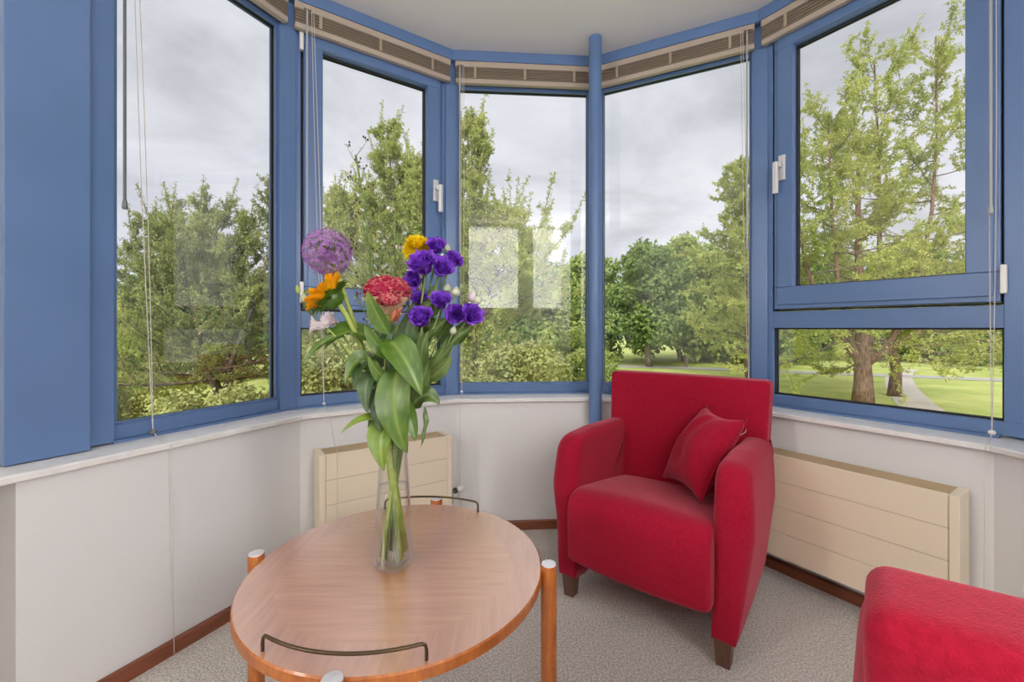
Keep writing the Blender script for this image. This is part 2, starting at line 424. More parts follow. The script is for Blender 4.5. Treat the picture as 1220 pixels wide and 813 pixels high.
ceil_sun_block = [(-3.6, -4.6)] + [F(1, -2.5, 1.96, 0)[:2], F(1, -.44, 1.96, 0)[:2]] + [CR(i, 1.64, 0)[:2] for i in range(1, 6)] + [F(6, 2.6, 1.64, 0)[:2], (2.9, -4.6)]  # ceiling outline; rear overhang added to keep the sun out of the room
mb = MB(); fan_slab(mb, ceil_sun_block[::-1], ZC, ZC + .35); tag(mb.build('ceiling', M['ceiling']), 'white plaster ceiling', None, kind=S)
mb = MB(); fbox(mb, 1, -3.05, -.4445, 1.47, 1.95, .6675 + .02, ZC); fbox(mb, 1, -3.05, -.4445, 1.80, 1.95, 0, .687); tag(mb.build('wall_left', M['cream_wall']), 'cream wall beyond the wide blue panel', None, kind=S)
mb = MB(); fbox(mb, 6, .9005, 3.05, 1.47, 1.62, 0, ZC); tag(mb.build('wall_right', M['wall']), 'white wall of the room', None, kind=S)
# unseen wall; openings and lit wall behind added for bright reflections in the panes
BY = -1.30
mb = MB(); op = [(-.10, .62), (.83, 1.28)]; z0, z1 = 1.34, 2.50
mb.box(-2.7, 1.85, BY - .12, BY, 0, z0); mb.box(-2.7, 1.85, BY - .12, BY, z1, ZC)
xs = [-2.7] + [x for o_ in op for x in o_] + [1.85]
for a, b in zip(xs[0::2], xs[1::2]): mb.box(a, b, BY - .12, BY, z0, z1)
tag(mb.build('wall_back', M['wall']), 'white wall across the room with two high openings', None, kind=S)
mb = MB(); mb.box(-2.9, 1.95, -2.75, -2.65, 0, ZC); tag(mb.build('wall_added_bounce', M['wall']), 'white wall added behind the openings to show as bright reflections', None, kind=S)

# ------------------------------------------------------------------ blinds
def blind(i, t0, t1, label, tw, tcord, floor_path, dark=False, wand_z=1.447, side=1):
    root = thing('venetian_blind', label, 'blind', F(i, (t0 + t1) / 2, 1.46, 2.376), 'raised venetian blinds of the bay')
    mb = MB(); fbox(mb, i, t0, t1, 1.452, 1.480, 2.463, 2.4935); mb.build('headrail', M['blind_rail'], root, bevel=.002)
    mb = MB()
    for q in range(9):
        z = 2.4035 + q * .0065
        fbox(mb, i, t0 + .003, t1 - .003, 1.4545 + .002 * (q % 2), 1.480, z, z + .0042)
    mb.build('slat_stack', M['blind'], root)
    mb = MB(); fbox(mb, i, t0 + .001, t1 - .001, 1.452, 1.480, 2.376, 2.4015); mb.build('bottom_rail', M['blind_rail'], root, bevel=.004)
    L = t1 - t0
    for fr in (.14, .5, .86):
        t = t0 + L * fr if L > .6 else t0 + .14 + (fr - .14) * L
        mb = MB()
        for q in range(9):
            z = 2.4035 + q * .0065
            fbox(mb, i, t - .007 + .002 * (q % 2), t + .007, 1.4495, 1.454, z, z + .0058)
        mb.build('ladder_tape', M['tape'], root)
    # tilt wand
    mb = MB(); fbox(mb, i, tw - .012, tw + .018, 1.436, 1.452, 2.462, 2.476)
    mb.tube([F(i, tw, 1.446, 2.470), F(i, tw, 1.440, 2.452)], .003, 6)
    mb.build('tilt_bracket', M['blind_rail'], root)
    mb = MB(); mb.tube([F(i, tw, 1.440, 2.455), F(i, tw, 1.440, wand_z)], .0042, 8)
    wd = mb.build('wand', M['wand_dark'] if dark else M['wand'], root)
    mb = MB(); mb.tube([F(i, tw, 1.440, wand_z + .002), F(i, tw, 1.440, wand_z - .02), F(i, tw, 1.440, wand_z - .024)], [.0055, .0075, .006], 10)
    mb.build('wand_tip', M['wand_dark'] if dark else M['wand'], wd)
    # pull cords, joining at a knob, then one tail
    zk = .712
    a, b = tcord
    kp = F(i, b, 1.437, zk)
    for d in (-.004, .004):
        mb = MB(); pts = []
        for s_ in range(9):
            u = s_ / 8; x = a + (b - a) * u + d * (1 - u ** 3) + .004 * math.sin(u * 3.1) * (1 if d > 0 else -1)
            pts.append(F(i, x, 1.444 - .007 * u, 2.462 + (zk + .008 - 2.462) * u))
        mb.tube(pts, .0013, 5); mb.build('pull_cord', M['cord'], root)
    kb = M['cordknob_dark'] if dark else M['cordknob']
    mb = MB(); mb.sphere(kp, .0105 if i in (1, 5) else .0075, 10, (1, 1, .85)); mb.build('cord_knob', kb, root, smooth=True)
    mb = MB(); mb.tube([kp] + floor_path, .0013, 5); mb.build('cord_tail', M['cord'], root)
    return root
b = .3385
blind(1, -.44, .376, 'raised taupe venetian blind above the first window, nearest the wide blue panel', -.195, (-.172, -.1226),
      [F(1, -.121, 1.40, .690), F(1, -.120, 1.334, .68), F(1, -.117, 1.334, .45), F(1, -.113, 1.337, .2), F(1, -.110, 1.338, .012)], dark=True)
blind(2, -.376, .376, 'raised taupe venetian blind above the hinged window behind the flowers', -.328, (-.305, -.2593),
      [F(2, -.255, 1.40, .690), F(2, -.254, 1.335, .68), F(2, -.25, 1.28, .58), F(2, -.247, 1.222, .54), F(2, -.247, 1.221, .3), F(2, -.246, 1.221, .012)])
blind(3, -.376, .376, 'raised taupe venetian blind above the centre window beside the column', -.352, (-.334, -.342),
      [F(3, -.342, 1.40, .690), F(3, -.342, 1.334, .68), F(3, -.344, 1.335, .45), F(3, -.346, 1.338, .012)])
blind(4, -.376, .376, 'raised taupe venetian blind above the fixed window behind the red armchair', .344, (.322, .352),
      [F(4, .353, 1.40, .690), F(4, .353, 1.334, .68), F(4, .36, 1.30, .62), (.942, 1.757, .60), (.935, 1.70, .652), (.905, 1.655, .647), (.86, 1.62, .641)])
blind(5, -.376, .372, 'raised taupe venetian blind above the hinged window over the cream radiator', .349, (.355, .352),
      [F(5, .352, 1.40, .690), F(5, .352, 1.334, .68), F(5, .350, 1.334, .45), F(5, .347, 1.337, .012)])

# ------------------------------------------------------------------ radiators
def radiator(i, t0, t1, label, valve):
    root = thing('radiator', label, 'radiator', F(i, (t0 + t1) / 2, 1.30, 0), 'cream panel radiators under the windows')
    zt, zb = .537, .124; af, ab = 1.226, 1.352
    mb = MB(); ph = (zt - zb - .004) / 4
    for q in range(4):
        fbox(mb, i, t0 + .026, t1 - .026, af, af + .02, zb + q * ph + (.0016 if q else 0), zb + (q + 1) * ph)
    mb.build('front_panel', M['cream'], root, bevel=.0012)
    mb = MB(); fbox(mb, i, t0 + .026, t1 - .026, af + .004, af + .019, zb + .002, zt - .008); mb.build('gap_shade_fill', M['dark'], root)  # near-black fill painting shade into the joints between panels
    for (x0, x1) in ((t0, t0 + .025), (t1 - .025, t1)):
        mb = MB(); fbox(mb, i, x0, x1, af, ab, zb, zt); mb.build('side_panel', M['cream'], root, bevel=.003)
    mb = MB(); fbox(mb, i, t0 + .025, t1 - .025, af, af + .012, zt - .010, zt); mb.build('top_edge', M['cream'], root, bevel=.003)
    mb = MB()
    for q in range(7):
        a = af + .016 + q * .0165
        fbox(mb, i, t0 + .026, t1 - .026, a, a + .0085, zt - .02, zt - .004)
    for q in range(24):
        t = t0 + .03 + q * (t1 - t0 - .06) / 23
        fbox(mb, i, t - .0012, t + .0012, af + .014, ab - .006, zt - .018, zt - .007)
    mb.build('grille', M['grille'], root)
    mb = MB(); fbox(mb, i, t0 + .03, t1 - .03, af + .05, ab - .01, zb + .03, zt - .06); mb.build('heating_core', M['dark'], root)  # core coloured near black to paint shade between the grille slats
    for t in (t0 + .1, t1 - .1):
        mb = MB(); fbox(mb, i, t - .012, t + .012, af + .06, 1.364, zb - .02, zb + .06); mb.build('bracket', M['cream'], root)
    if valve:
        t = t1 + .028; z = .232
        v = MB(); v.tube([F(i, t1 - .004, 1.30, z - .03), F(i, t + .008, 1.30, z - .03)], .008, 10)
        v.tube([F(i, t, 1.30, 0.0), F(i, t, 1.30, z - .01)], .006, 10)
        v.tube([F(i, t, 1.30, z - .055), F(i, t, 1.30, z - .01)], .012, 12)
        v.tube([F(i, t - .02, 1.295, z + .006), F(i, t + .012, 1.295, z + .006)], .010, 12)
        vo = v.build('valve', M['brass'], root)
        WORLD[vo.name] = WORLD[root.name]
        v = MB(); v.tube([F(i, t + .012, 1.295, z + .006), F(i, t + .030, 1.293, z + .010)], .013, 14); v.build('collar', M['black_plastic'], vo)
        v = MB(); v.tube([F(i, t + .030, 1.293, z + .010), F(i, t + .055, 1.291, z + .015), F(i, t + .062, 1.290, z + .016)], [.014, .015, .011], 16); v.build('thermostat_knob', M['white_plastic'], vo)
    return root
radiator(2, -.315, .275, 'cream panel radiator behind the round wooden table, with a valve on its side', True)
radiator(5, -.30, .315, 'cream panel radiator between the two red armchairs', False)

# ------------------------------------------------------------------ armchairs
def outline_round(pts, r, n=6):
    """round the corners of a 2D polygon; r one radius per corner"""
    out = []; N = len(pts)
    for i, p in enumerate(pts):
        p = Vector(p); a = Vector(pts[i - 1]); c = Vector(pts[(i + 1) % N]); rr = r[i]
        if rr < 1e-4: out.append(p); continue
        u = (a - p).normalized(); v = (c - p).normalized()
        ang = u.angle(v); d = min(rr / math.tan(ang / 2), (a - p).length * .49, (c - p).length * .49)
        p0 = p + u * d; p1 = p + v * d
        for k_ in range(n + 1):
            s_ = k_ / n; out.append((p0 * (1 - s_) ** 2 + p * 2 * s_ * (1 - s_) + p1 * s_ ** 2))
    return out
def resample(pts, step):
    out = []; N = len(pts)
    for i in range(N):
        a, b_ = pts[i], pts[(i + 1) % N]; L = (b_ - a).length; n = max(1, int(round(L / step)))
        for k_ in range(n): out.append(a + (b_ - a) * (k_ / n))
    return out
def inset(pts, d, df=None):
    N = len(pts); out = []
    area = sum(pts[i].x * pts[(i + 1) % N].y - pts[(i + 1) % N].x * pts[i].y for i in range(N))
    sg = 1 if area > 0 else -1
    for i in range(N):
        t = (pts[(i + 1) % N] - pts[i - 1]).normalized()
        out.append(pts[i] + Vector((-t.y, t.x)) * sg * d * (df(pts[i]) if df else 1))
    return out
def pad(mb, pts2d, w, r0, r1, nseg=5, mid=1, warp=None, crown=0, df=None):
    """extrude a closed outline (y,z) across x from -w/2..w/2 with rounded rims r0, r1; ends closed by a fan"""
    sl = []
    for k_ in range(nseg + 1):
        a = (math.pi / 2) * k_ / nseg; sl.append((-w / 2 + r0 * (1 - math.sin(a)), r0 * (1 - math.cos(a))))
    sl = [(-w / 2 + r0 * (1 - math.cos(a_)), r0 * (1 - math.sin(a_))) for a_ in [math.pi / 2 * q / nseg for q in range(nseg + 1)]]
    sr = [(w / 2 - r1 * (1 - math.cos(a_)), r1 * (1 - math.sin(a_))) for a_ in [math.pi / 2 * q / nseg for q in range(nseg, -1, -1)]]
    mids = []
    for q in range(1, mid): x = sl[-1][0] + (sr[0][0] - sl[-1][0]) * q / mid; mids.append((x, 0))
    rows = []
    def capring(base, sc):
        c = sum(base, Vector((0, 0))) / len(base); return [c + (p - c) * sc for p in base]
    first = inset(pts2d, r0, df) if r0 > 1e-5 else pts2d; last_ = inset(pts2d, r1, df) if r1 > 1e-5 else pts2d
    allr = [(-w / 2, capring(first, k_ / 7)) for k_ in range(0, 7)]
    allr[0] = (-w / 2, capring(first, .004))
    for x, d in sl + mids + sr:
        ins = inset(pts2d, d, df) if d > 1e-5 else pts2d
        cr = crown * (1 - (2 * x / w) ** 2) if crown else 0
        allr.append((x, inset(ins, -cr) if cr else ins))
    allr += [(w / 2, capring(last_, k_ / 7)) for k_ in range(6, 0, -1)] + [(w / 2, capring(last_, .004))]
    P = [[(x, p.x, p.y) for p in row] for x, row in allr]
    if warp: P = [[warp(*p) for p in row] for row in P]
    o = len(mb.v); mb.grid(P, closed=True); n = len(pts2d)
    mb.f.append(tuple(o + n - 1 - k_ for k_ in range(n))); b_ = o + (len(P) - 1) * n; mb.f.append(tuple(range(b_, b_ + n)))
    return mb

def make_chair(loc, rz, label):
    root = thing('armchair', label, 'armchair', loc, 'red armchairs around the wooden table', rz=rz)
    # seat: side outline (y = depth from front, z)
    so = outline_round([(-.045, .175), (.50, .165), (.50, .36), (.30, .395), (-.05, .445)], [.024, .022, .022, .2, .085], 8)
    so = resample(so, .022)
    mb = MB(); pad(mb, so, .508, .02, .02, 4, 14, crown=.012); mb.build('seat', M['red'], root, smooth=True, local=True)
    # backrest
    bo = outline_round([(.425, .20), (.545, .20), (.592, .842), (.482, .842), (.435, .40)], [.01, .01, .030, .022, .2], 8)
    bo = resample(bo, .022)
    mb = MB()
    def bw(x, y, z):
        k_ = .945 + .055 * min(1, max(0, (z - .3) / .5)); return (x * k_, y + .012 * (2 * x / .67) ** 2 * (1 if z > .3 else 0), z + .004 * (1 - (2 * x / .67) ** 2) * (z > .8))
    pad(mb, bo, .672, .018, .018, 5, 14, warp=bw); mb.build('backrest', M['red'], root, smooth=True, local=True)
    # arms
    ao = outline_round([(.004, .082), (.085, .070), (.40, .10), (.545, .105), (.545, .622), (.22, .632), (.028, .622), (.0, .44)], [.004, .05, .05, .01, .01, .1, .085, .2], 8)
    ao = resample(ao, .02)
    def adf(p):
        k_ = min(1, max(0, (p.y - .09) / .22)); return k_ * k_ * (3 - 2 * k_)
    for s_ in (-1, 1):
        def aw(x, y, z, s_=s_):
            # outer face swells at mid height and tapers to the foot
            out = x * s_ > 0
            f = min(1, max(0, (z - .03) / .37)); f = f ** .85
            g = min(1, max(0, (z - .42) / .22))
            xo = x * s_
            u = (xo + .055) / .11
            lo = .304; hi = .362 - .018 * g * g
            wid = (lo + (hi - lo) * f) - .247
            back = min(1, max(0, (y - .25) / .3)); wid *= 1 - .10 * back
            return (s_ * (.247 + wid * u), y, z)
        mb = MB(); pad(mb, ao, .11, .034, .046, 6, 2, warp=aw, df=adf) if s_ > 0 else pad(mb, ao, .11, .046, .034, 6, 2, warp=aw, df=adf)
        mb.build('armrest', M['red'], root, smooth=True, local=True)
    for x, y, tilt in ((-.278, .03, 0), (.278, .03, 0), (-.262, .50, 1), (.262, .50, 1)):
        mb = MB(); a, c = .0265, .020; dy = .018 * tilt
        zt = .10 if tilt else .088
        mb.box8([(x - c, y - c + dy, 0), (x + c, y - c + dy, 0), (x + c, y + c + dy, 0), (x - c, y + c + dy, 0),
                 (x - a, y - a, zt), (x + a, y - a, zt), (x + a, y + a, zt), (x - a, y + a, zt)])
        mb.build('foot', M['foot_wood'], root, local=True, bevel=.003)
    return root
make_chair((.4296, 1.488, 0), R(-39.24), 'red wool armchair with a cushion on it, standing in front of the windows and column')
make_chair((.906, .548, 0), R(139), 'red wool armchair seen from behind, only the corner of its backrest showing')

# cushion resting in the corner of the seat
def cushion():
    A0 = Vector((.628, 1.785, .428)); A1 = Vector((.806, 1.775, .728)); B1 = Vector((.838, 1.525, .724)); B0 = Vector((.668, 1.508, .432))
    n = 22; nrm = (A1 - A0).cross(B0 - A0).normalized()
    if nrm.dot(Vector((-.3, -.9, .2))) < 0: nrm = -nrm
    mb = MB()
    for sd in (1, -1):
        P = []
        for i in range(n + 1):
            row = []
            for j in range(n + 1):
                u, v = i / n, j / n
                # sides drawn in between the corners
                pin = .085
                uu = u + pin * (1 - 2 * u) * 4 * v * (1 - v) * .9; vv = v + pin * (1 - 2 * v) * 4 * u * (1 - u) * .9
                p = A0 * (1 - uu) * (1 - vv) + A1 * uu * (1 - vv) + B1 * uu * vv + B0 * (1 - uu) * vv
                h = (max(0, 16 * u * (1 - u) * v * (1 - v))) ** .46 * .074
                q = mnoise.noise(Vector((u * 3.1, v * 3.4, sd * 2.0))) * .020 * (16 * u * (1 - u) * v * (1 - v)) ** .5
                fold = .020 * math.exp(-((v - .35 - .5 * (u - .75)) / .07) ** 2) * max(0, u - .35) * 1.6 - .020 * math.exp(-((u - .22 - .15 * v) / .07) ** 2) * max(0, v - .45)
                row.append(p + nrm * sd * (h + q + (fold if sd > 0 else 0) * min(1, h / .03)))
            P.append(row)
        if sd < 0: P = P[::-1]
        mb.grid(P)
    o = mb.build('cushion', M['red'], origin=(.70, 1.62, .43), smooth=True)
    w = o.modifiers.new('weld', 'WELD'); w.merge_threshold = .0008
    tag(o, 'small square red cushion leaning in the corner of the armchair', 'cushion')
    rim = [A0, A1, B1, B0]; s2 = MB(); pts = []
    for a, c in ((A0, A1), (A1, B1), (B1, B0), (B0, A0)):
        for k_ in range(10):
            t = k_ / 10; p = a + (c - a) * t; cen = (A0 + A1 + B0 + B1) / 4
            pts.append(p + (cen - (a + c) / 2) * .17 * .9 * 4 * t * (1 - t))
    pts.append(pts[0]); s2.tube(pts, .0022, 6, caps=False); s2.build('seam', M['red'], o, smooth=True)
cushion()

# ------------------------------------------------------------------ round table
TX, TY, TZ, TR = -.268, 1.019, .492, .338
root = thing('coffee_table', 'low round cherry wood table with wire rails, holding the vase of flowers', 'table', (TX, TY, 0))
mb = MB(); n = 96
prof = [(.0001, TZ - .0002), (.262, TZ - .0002)]
mb.lathe([(.0001, TZ), (.2625, TZ)], n, (TX, TY, 0)); mb.build('tabletop', M['table'], root)
# border of veneer segments set round the field
mb = MB()
for q in range(8):
    a0 = R(-90 - 22.5 + 45 * q); a1 = a0 + R(45)
    P = [[(TX + r_ * math.cos(a0 + (a1 - a0) * s_ / 12), TY + r_ * math.sin(a0 + (a1 - a0) * s_ / 12), TZ) for s_ in range(13)] for r_ in (.2625, TR - .003)]
    (mb).grid(P)
mb.build('veneer_border', M['table_border'], root)
mb = MB(); mb.lathe([(TR - .003, TZ), (TR, TZ - .003), (TR, TZ - .021), (TR - .004, TZ - .025), (.0001, TZ - .025)], n, (TX, TY, 0))
mb.build('table_rim', M['table_edge'], root, smooth=False)
for a in (-4.5, 86, 177, 268):
    c, s_ = math.cos(R(a)), math.sin(R(a)); r_ = TR + .0165
    x, y = TX + r_ * c, TY + r_ * s_
    mb = MB(); mb.lathe([(.0001, 0), (.017, 0), (.0183, .02), (.0183, .500), (.0172, .503)], 28, (x, y, 0)); lg = mb.build('leg', M['table_edge'], root, smooth=True)
    WORLD[lg.name] = WORLD[root.name]
    mb = MB(); mb.lathe([(.0172, .5025), (.0165, .5048), (.0001, .5052)], 28, (x, y, 0)); mb.build('leg_cap', M['cap'], lg)
    mb = MB(); mb.tube([(TX + (TR - .04) * c, TY + (TR - .04) * s_, TZ - .035), (x, y, TZ - .035)], .010, 10); mb.build('bracket', M['table_edge'], lg)
mb = MB(); mb.lathe([(.285, TZ - .065), (.285, TZ - .026), (.268, TZ - .026), (.268, TZ - .065), (.285, TZ - .065)], 64, (TX, TY, 0)); mb.build('apron', M['table_edge'], root)
for a in (-94, 86):
    pts = []; r_ = TR - .014; h = .029; hs = 26.5
    p = lambda d, z: (TX + r_ * math.cos(R(a + d)), TY + r_ * math.sin(R(a + d)), TZ + z)
    pts += [p(-hs, -.004), p(-hs, h * .55), p(-hs + .4, h * .88), p(-hs + 1.3, h)]
    pts += [p(-hs + 3 + (2 * hs - 6) * q / 16, h) for q in range(17)]
    pts += [p(hs - 1.3, h), p(hs - .4, h * .88), p(hs, h * .55), p(hs, -.004)]
    mb = MB(); mb.tube(pts, .0031, 10); mb.build('wire_rail', M['bronze'], root, smooth=True)

# ------------------------------------------------------------------ vase
VX, VY = -.281, 1.012
vz = TZ
vase = thing('vase', 'tall tapering clear glass vase on the wooden table', 'vase', (VX, VY, vz + .0006))
outer = [(.0001, .0008), (.036, .0), (.0435, .003), (.0462, .010), (.0458, .02), (.0425, .08), (.0385, .15), (.0345, .22), (.0322, .255), (.0318, .268), (.0342, .277), (.0350, .281), (.0338, .2835)]
inner = [(.0318, .2815), (.0298, .268), (.0302, .25), (.0325, .215), (.0363, .15), (.0402, .08), (.0430, .024), (.0405, .015), (.025, .0125), (.0001, .012)]
mb = MB(); mb.lathe([(r_, z) for r_, z in outer] + inner, 48, (VX, VY, vz + .0006)); mb.build('glass_body', M['vase'], vase, smooth=True)
mb = MB(); wl = .188
wp = [(.0001, .0132), (.025, .0135), (.0395, .0165), (.0420, .026), (.0392, .08), (.0353, .15), (.0335, wl), (.0001, wl)]
mb.lathe(wp, 40, (VX, VY, vz + .0006)); mb.build('water', M['water'], vase, smooth=True)

# ------------------------------------------------------------------ flowers
NECK = Vector((VX, VY, vz + .275))
frnd = random.Random(21)
def bez(ps, n):
    ps = [Vector(p) for p in ps]; out = []
    for i in range(n + 1):
        t = i / n; q = list(ps)
        while len(q) > 1: q = [q[k_] * (1 - t) + q[k_ + 1] * t for k_ in range(len(q) - 1)]
        out.append(q[0])
    return out
def stem_path(top, seed, bend=.5, mid=None):
    r_ = random.Random(seed)
    d = Vector((top[0] - VX, top[1] - VY, 0)); L = max(d.length, .001); dn = d / L
    ang = math.atan2(dn.y, dn.x) + r_.uniform(-1.5, 1.5)
    rn = r_.uniform(.010, .0235); rb = r_.uniform(.019, .034)
    neck = NECK + Vector((math.cos(ang), math.sin(ang), 0)) * rn
    bot = Vector((VX, VY, vz + .021)) - Vector((math.cos(ang + r_.uniform(-.4, .4)), math.sin(ang), 0)) * rb
    dirn = (neck - bot).normalized()
    up = bez([neck, neck + dirn * .10, Vector(mid) if mid else (Vector(top) + neck) / 2 + Vector((0, 0, .03)), Vector(top)], 14)
    return [bot, bot * .5 + neck * .5] + up

def leaf(mb, base, mid, tip, w, nrm=None, n=12, m_=6, cup=.25, wave=.0):
    """broad pointed leaf along a curve; vein attribute marks midrib and side veins"""
    base, mid, tip = Vector(base), Vector(mid), Vector(tip)
    P = []; A = []; nrm = Vector(nrm) if nrm else Vector((0, -1, .35))
    pts = bez([base, mid * 1.5 - (base + tip) * .25, tip], n)
    for i, p in enumerate(pts):
        s_ = i / n; t = (pts[min(i + 1, n)] - pts[max(i - 1, 0)]).normalized()
        sd = t.cross(nrm).normalized(); nn = sd.cross(t).normalized()
        wd = w * (math.sin(math.pi * min(1, s_ ** .72 * .985 + .015))) ** .8 * (1 - .15 * s_) + .0006
        row = []; ar = []
        for j in range(-m_, m_ + 1):
            x = j / m_
            wv = wave * math.sin(s_ * 14 + (1 if j > 0 else 2.4)) * abs(x) ** 2 * w
            row.append(p + sd * x * wd + nn * (cup * wd * (abs(x) ** 1.3) + wv))
            v = max(0, 1 - abs(x) * 5) * .9
            ph = (s_ * 7 - abs(x) * .9) % 1
            v = max(v, (.35 if ph < .12 and .05 < s_ < .93 else 0)); ar.append(v)
        P.append(row); A.append(ar)
    mb.grid(P, A)

def petal(mb, c, ax, out, L, w, open_, curl, n=5, m_=3, ruff=0, ph=0):
    """cupped petal: starts at c, grows along ax opening towards out"""
    sd = ax.cross(out).normalized(); P = []
    ang = open_ * .35; p = Vector(c)
    for i in range(n + 1):
        s_ = i / n
        d = ax * math.cos(ang) + out * math.sin(ang)
        nn = -ax * math.sin(ang) + out * math.cos(ang)
        wd = w * (.35 + .65 * math.sin(math.pi * min(.82, .12 + s_ * .72)) ** 1.0) * (1 if s_ < .85 else .80)
        row = []
        for j in range(-m_, m_ + 1):
            x = j / m_
            row.append(p + sd * x * wd - nn * (x * x) * wd * .55 + nn * ruff * w * math.sin(x * 5 + ph) * s_ * s_)
        P.append(row); p = p + d * (L / n); ang += (open_ * .65 + curl * s_) / n * 1.3
    mb.grid(P)

def frame(ax):
    ax = Vector(ax).normalized(); u = ax.orthogonal().normalized(); return ax, u, ax.cross(u)

def rose(mb, c, ax, r, seed, npet=15):
    q = random.Random(seed); ax, u, v = frame(ax)
    c = Vector(c) - ax * r * .75
    for k_ in range(npet):
        f = k_ / (npet - 1); a = k_ * 2.4 + q.uniform(-.25, .25)
        out = (u * math.cos(a) + v * math.sin(a))
        petal(mb, c + out * r * (.05 + .22 * f), ax, out, r * (1.45 - .10 * f), r * (.36 + .44 * f), .10 + .62 * f, -.15 + 1.5 * f * f + q.uniform(-.1, .2), 8, 4, .13, q.uniform(0, 6))

def bud(mb, base, tip, r):
    base, tip = Vector(base), Vector(tip); pts = [base + (tip - base) * (i / 6) for i in range(7)]
    mb.tube(pts, [r * .45, r * .85, r, r * .95, r * .75, r * .45, r * .1], 8)

def flower(name, label, cat, top, seed, rs, mid=None, group=None, stem_m='stem'):
    path = stem_path(top, seed, mid=mid)
    root = thing(name, label, cat, path[0], group)
    mb = MB(); mb.tube(path, [rs * 1.12] * 2 + [rs] * (len(path) - 2), 8)
    mb.build('stem', M[stem_m], root, smooth=True)
    return root, path

def at(path, s_):
    i = s_ * (len(path) - 1); k_ = min(int(i), len(path) - 2); return path[k_].lerp(path[k_ + 1], i - k_)

# allium
r0, path = flower('allium', 'round lilac purple allium head on a thick bare stem', 'flower', (-.418, 1.0, 1.206), 3, .0055, mid=(-.37, 1.0, 1.06))
ac = Vector((-.432, 1.0, 1.229)); mb = MB(); q = random.Random(5); pd = MB()
for k_ in range(520):
    z = 1 - 2 * (k_ + .5) / 520; a = k_ * 2.39996; rr = math.sqrt(1 - z * z)
    d = Vector((rr * math.cos(a), rr * math.sin(a), z)); d = (d + Vector((q.gauss(0, .06), q.gauss(0, .06), q.gauss(0, .06)))).normalized()
    R_ = .0535 * q.uniform(.84, 1.05); c = ac + d * R_; _, u, v = frame(d)
    for j in range(6):
        b_ = j * math.pi / 3 + q.uniform(0, .4); o = u * math.cos(b_) + v * math.sin(b_); s2 = d.cross(o)
        L = .0078 * q.uniform(.8, 1.1)
        mb.add([c, c + o * L * .5 + s2 * .0011 + d * .001, c + o * L + d * .0028, c + o * L * .5 - s2 * .0011 + d * .001], [(0, 1, 2, 3)])
    if k_ % 2 == 0: pd.tube([ac + d * .008, c], .0005, 3, caps=False)
mb.build('floret_head', M['allium'], r0)
pd.sphere(ac, .010, 8); pd.build('pedicels', M['stem_dark'], r0)

# sunflower, seen from the side and behind
r0, path = flower('sunflower', 'orange yellow sunflower turned to the side beside the allium', 'flower', (-.398, .985, 1.105), 8, .0062, mid=(-.345, .99, 1.03))
sc_ = Vector((-.412, .982, 1.118)); ax = Vector((-.72, -.10, .62)).normalized(); ax, u, v = frame(ax)
mb = MB(); q = random.Random(9)
for k_ in range(42):
    a = k_ * 2 * math.pi / 21 + (.15 if k_ >= 21 else 0) + q.uniform(-.08, .08); out = u * math.cos(a) + v * math.sin(a)
    petal(mb, sc_ + out * .020 + ax * (.002 if k_ < 21 else .006), ax, out, .043 * q.uniform(.85, 1.1), .0085, 1.25 + q.uniform(-.2, .35), q.uniform(-.6, .2), 6, 2, .2, q.uniform(0, 6))
mb.build('ray_petals', M['sunpetal'], r0, smooth=True)
mb = MB(); P = []
for i in range(7):
    s_ = i / 6; rr = .026 * math.cos(s_ * math.pi / 2) + .0001
    P.append([sc_ + ax * (.006 + .010 * math.sin(s_ * math.pi / 2)) + (u * math.cos(2 * math.pi * j / 20) + v * math.sin(2 * math.pi * j / 20)) * rr for j in range(20)])
mb.grid(P, closed=True); mb.build('seed_disc', M['seed'], r0, smooth=True)
mb = MB(); P = []
for i in range(7):
    s_ = i / 6; rr = .023 * math.cos(s_ * math.pi / 2) + .004
    P.append([sc_ + ax * (.004 - .024 * math.sin(s_ * math.pi / 2)) + (u * math.cos(2 * math.pi * j / 20) + v * math.sin(2 * math.pi * j / 20)) * rr for j in range(20)])
mb.grid(P, closed=True)
for k_ in range(34):
    a = k_ * 2.4; out = u * math.cos(a) + v * math.sin(a); f = (k_ % 3) / 3
    petal(mb, sc_ + out * (.016 + .008 * f) - ax * (.014 - .010 * f), ax, out, .034 * q.uniform(.8, 1.2), .0075, 1.5 + q.uniform(-.2, .3), q.uniform(0, .8), 5, 2)
mb.build('bracts', M['bigleaf'], r0, smooth=True)
mb = MB(); leaf(mb, (-.334, 1.0, 1.024), (-.385, .985, 1.052), (-.459, .955, .984), .036, (-.15, -.5, .85), cup=.35, wave=.12); mb.build('leaf', M['bigleaf'], r0, smooth=True)
mb = MB(); leaf(mb, (-.33, .98, .955), (-.352, .965, .99), (-.372, .95, .925), .026, (-.5, -.8, .3), cup=.3); mb.build('leaf', M['bigleaf'], r0, smooth=True)

# celosia
r0, path = flower('celosia', 'crimson brain shaped cockscomb flower in the middle of the bouquet', 'flower', (-.288, .992, 1.125), 12, .0095, mid=(-.275, .985, .99))
cc = Vector((-.288, .985, 1.136)); mb = MB(); P = []; A = []; NI, NJ = 54, 120
for i in range(NI + 1):
    row = []; ar = []
    ph = -.50 + (math.pi / 2 + .50) * i / NI
    for j in range(NJ):
        th = 2 * math.pi * j / NJ
        d = Vector((math.cos(ph) * math.cos(th), math.cos(ph) * math.sin(th), math.sin(ph)))
        w_ = mnoise.noise(d * 2.6 + Vector((3, 1, 0)))
        ridge = 1 - min(1, abs(mnoise.noise(d * 4.6 + Vector((w_, -w_, .3)) * .8)) * 3.4)
        row.append(cc + Vector((d.x * .054, d.y * .040, d.z * .036)) * (.90 + .15 * ridge) + Vector((0, 0, .004 * w_)))
        ar.append(max(0, ridge - .70) * 2.6)
    P.append(row); A.append(ar)
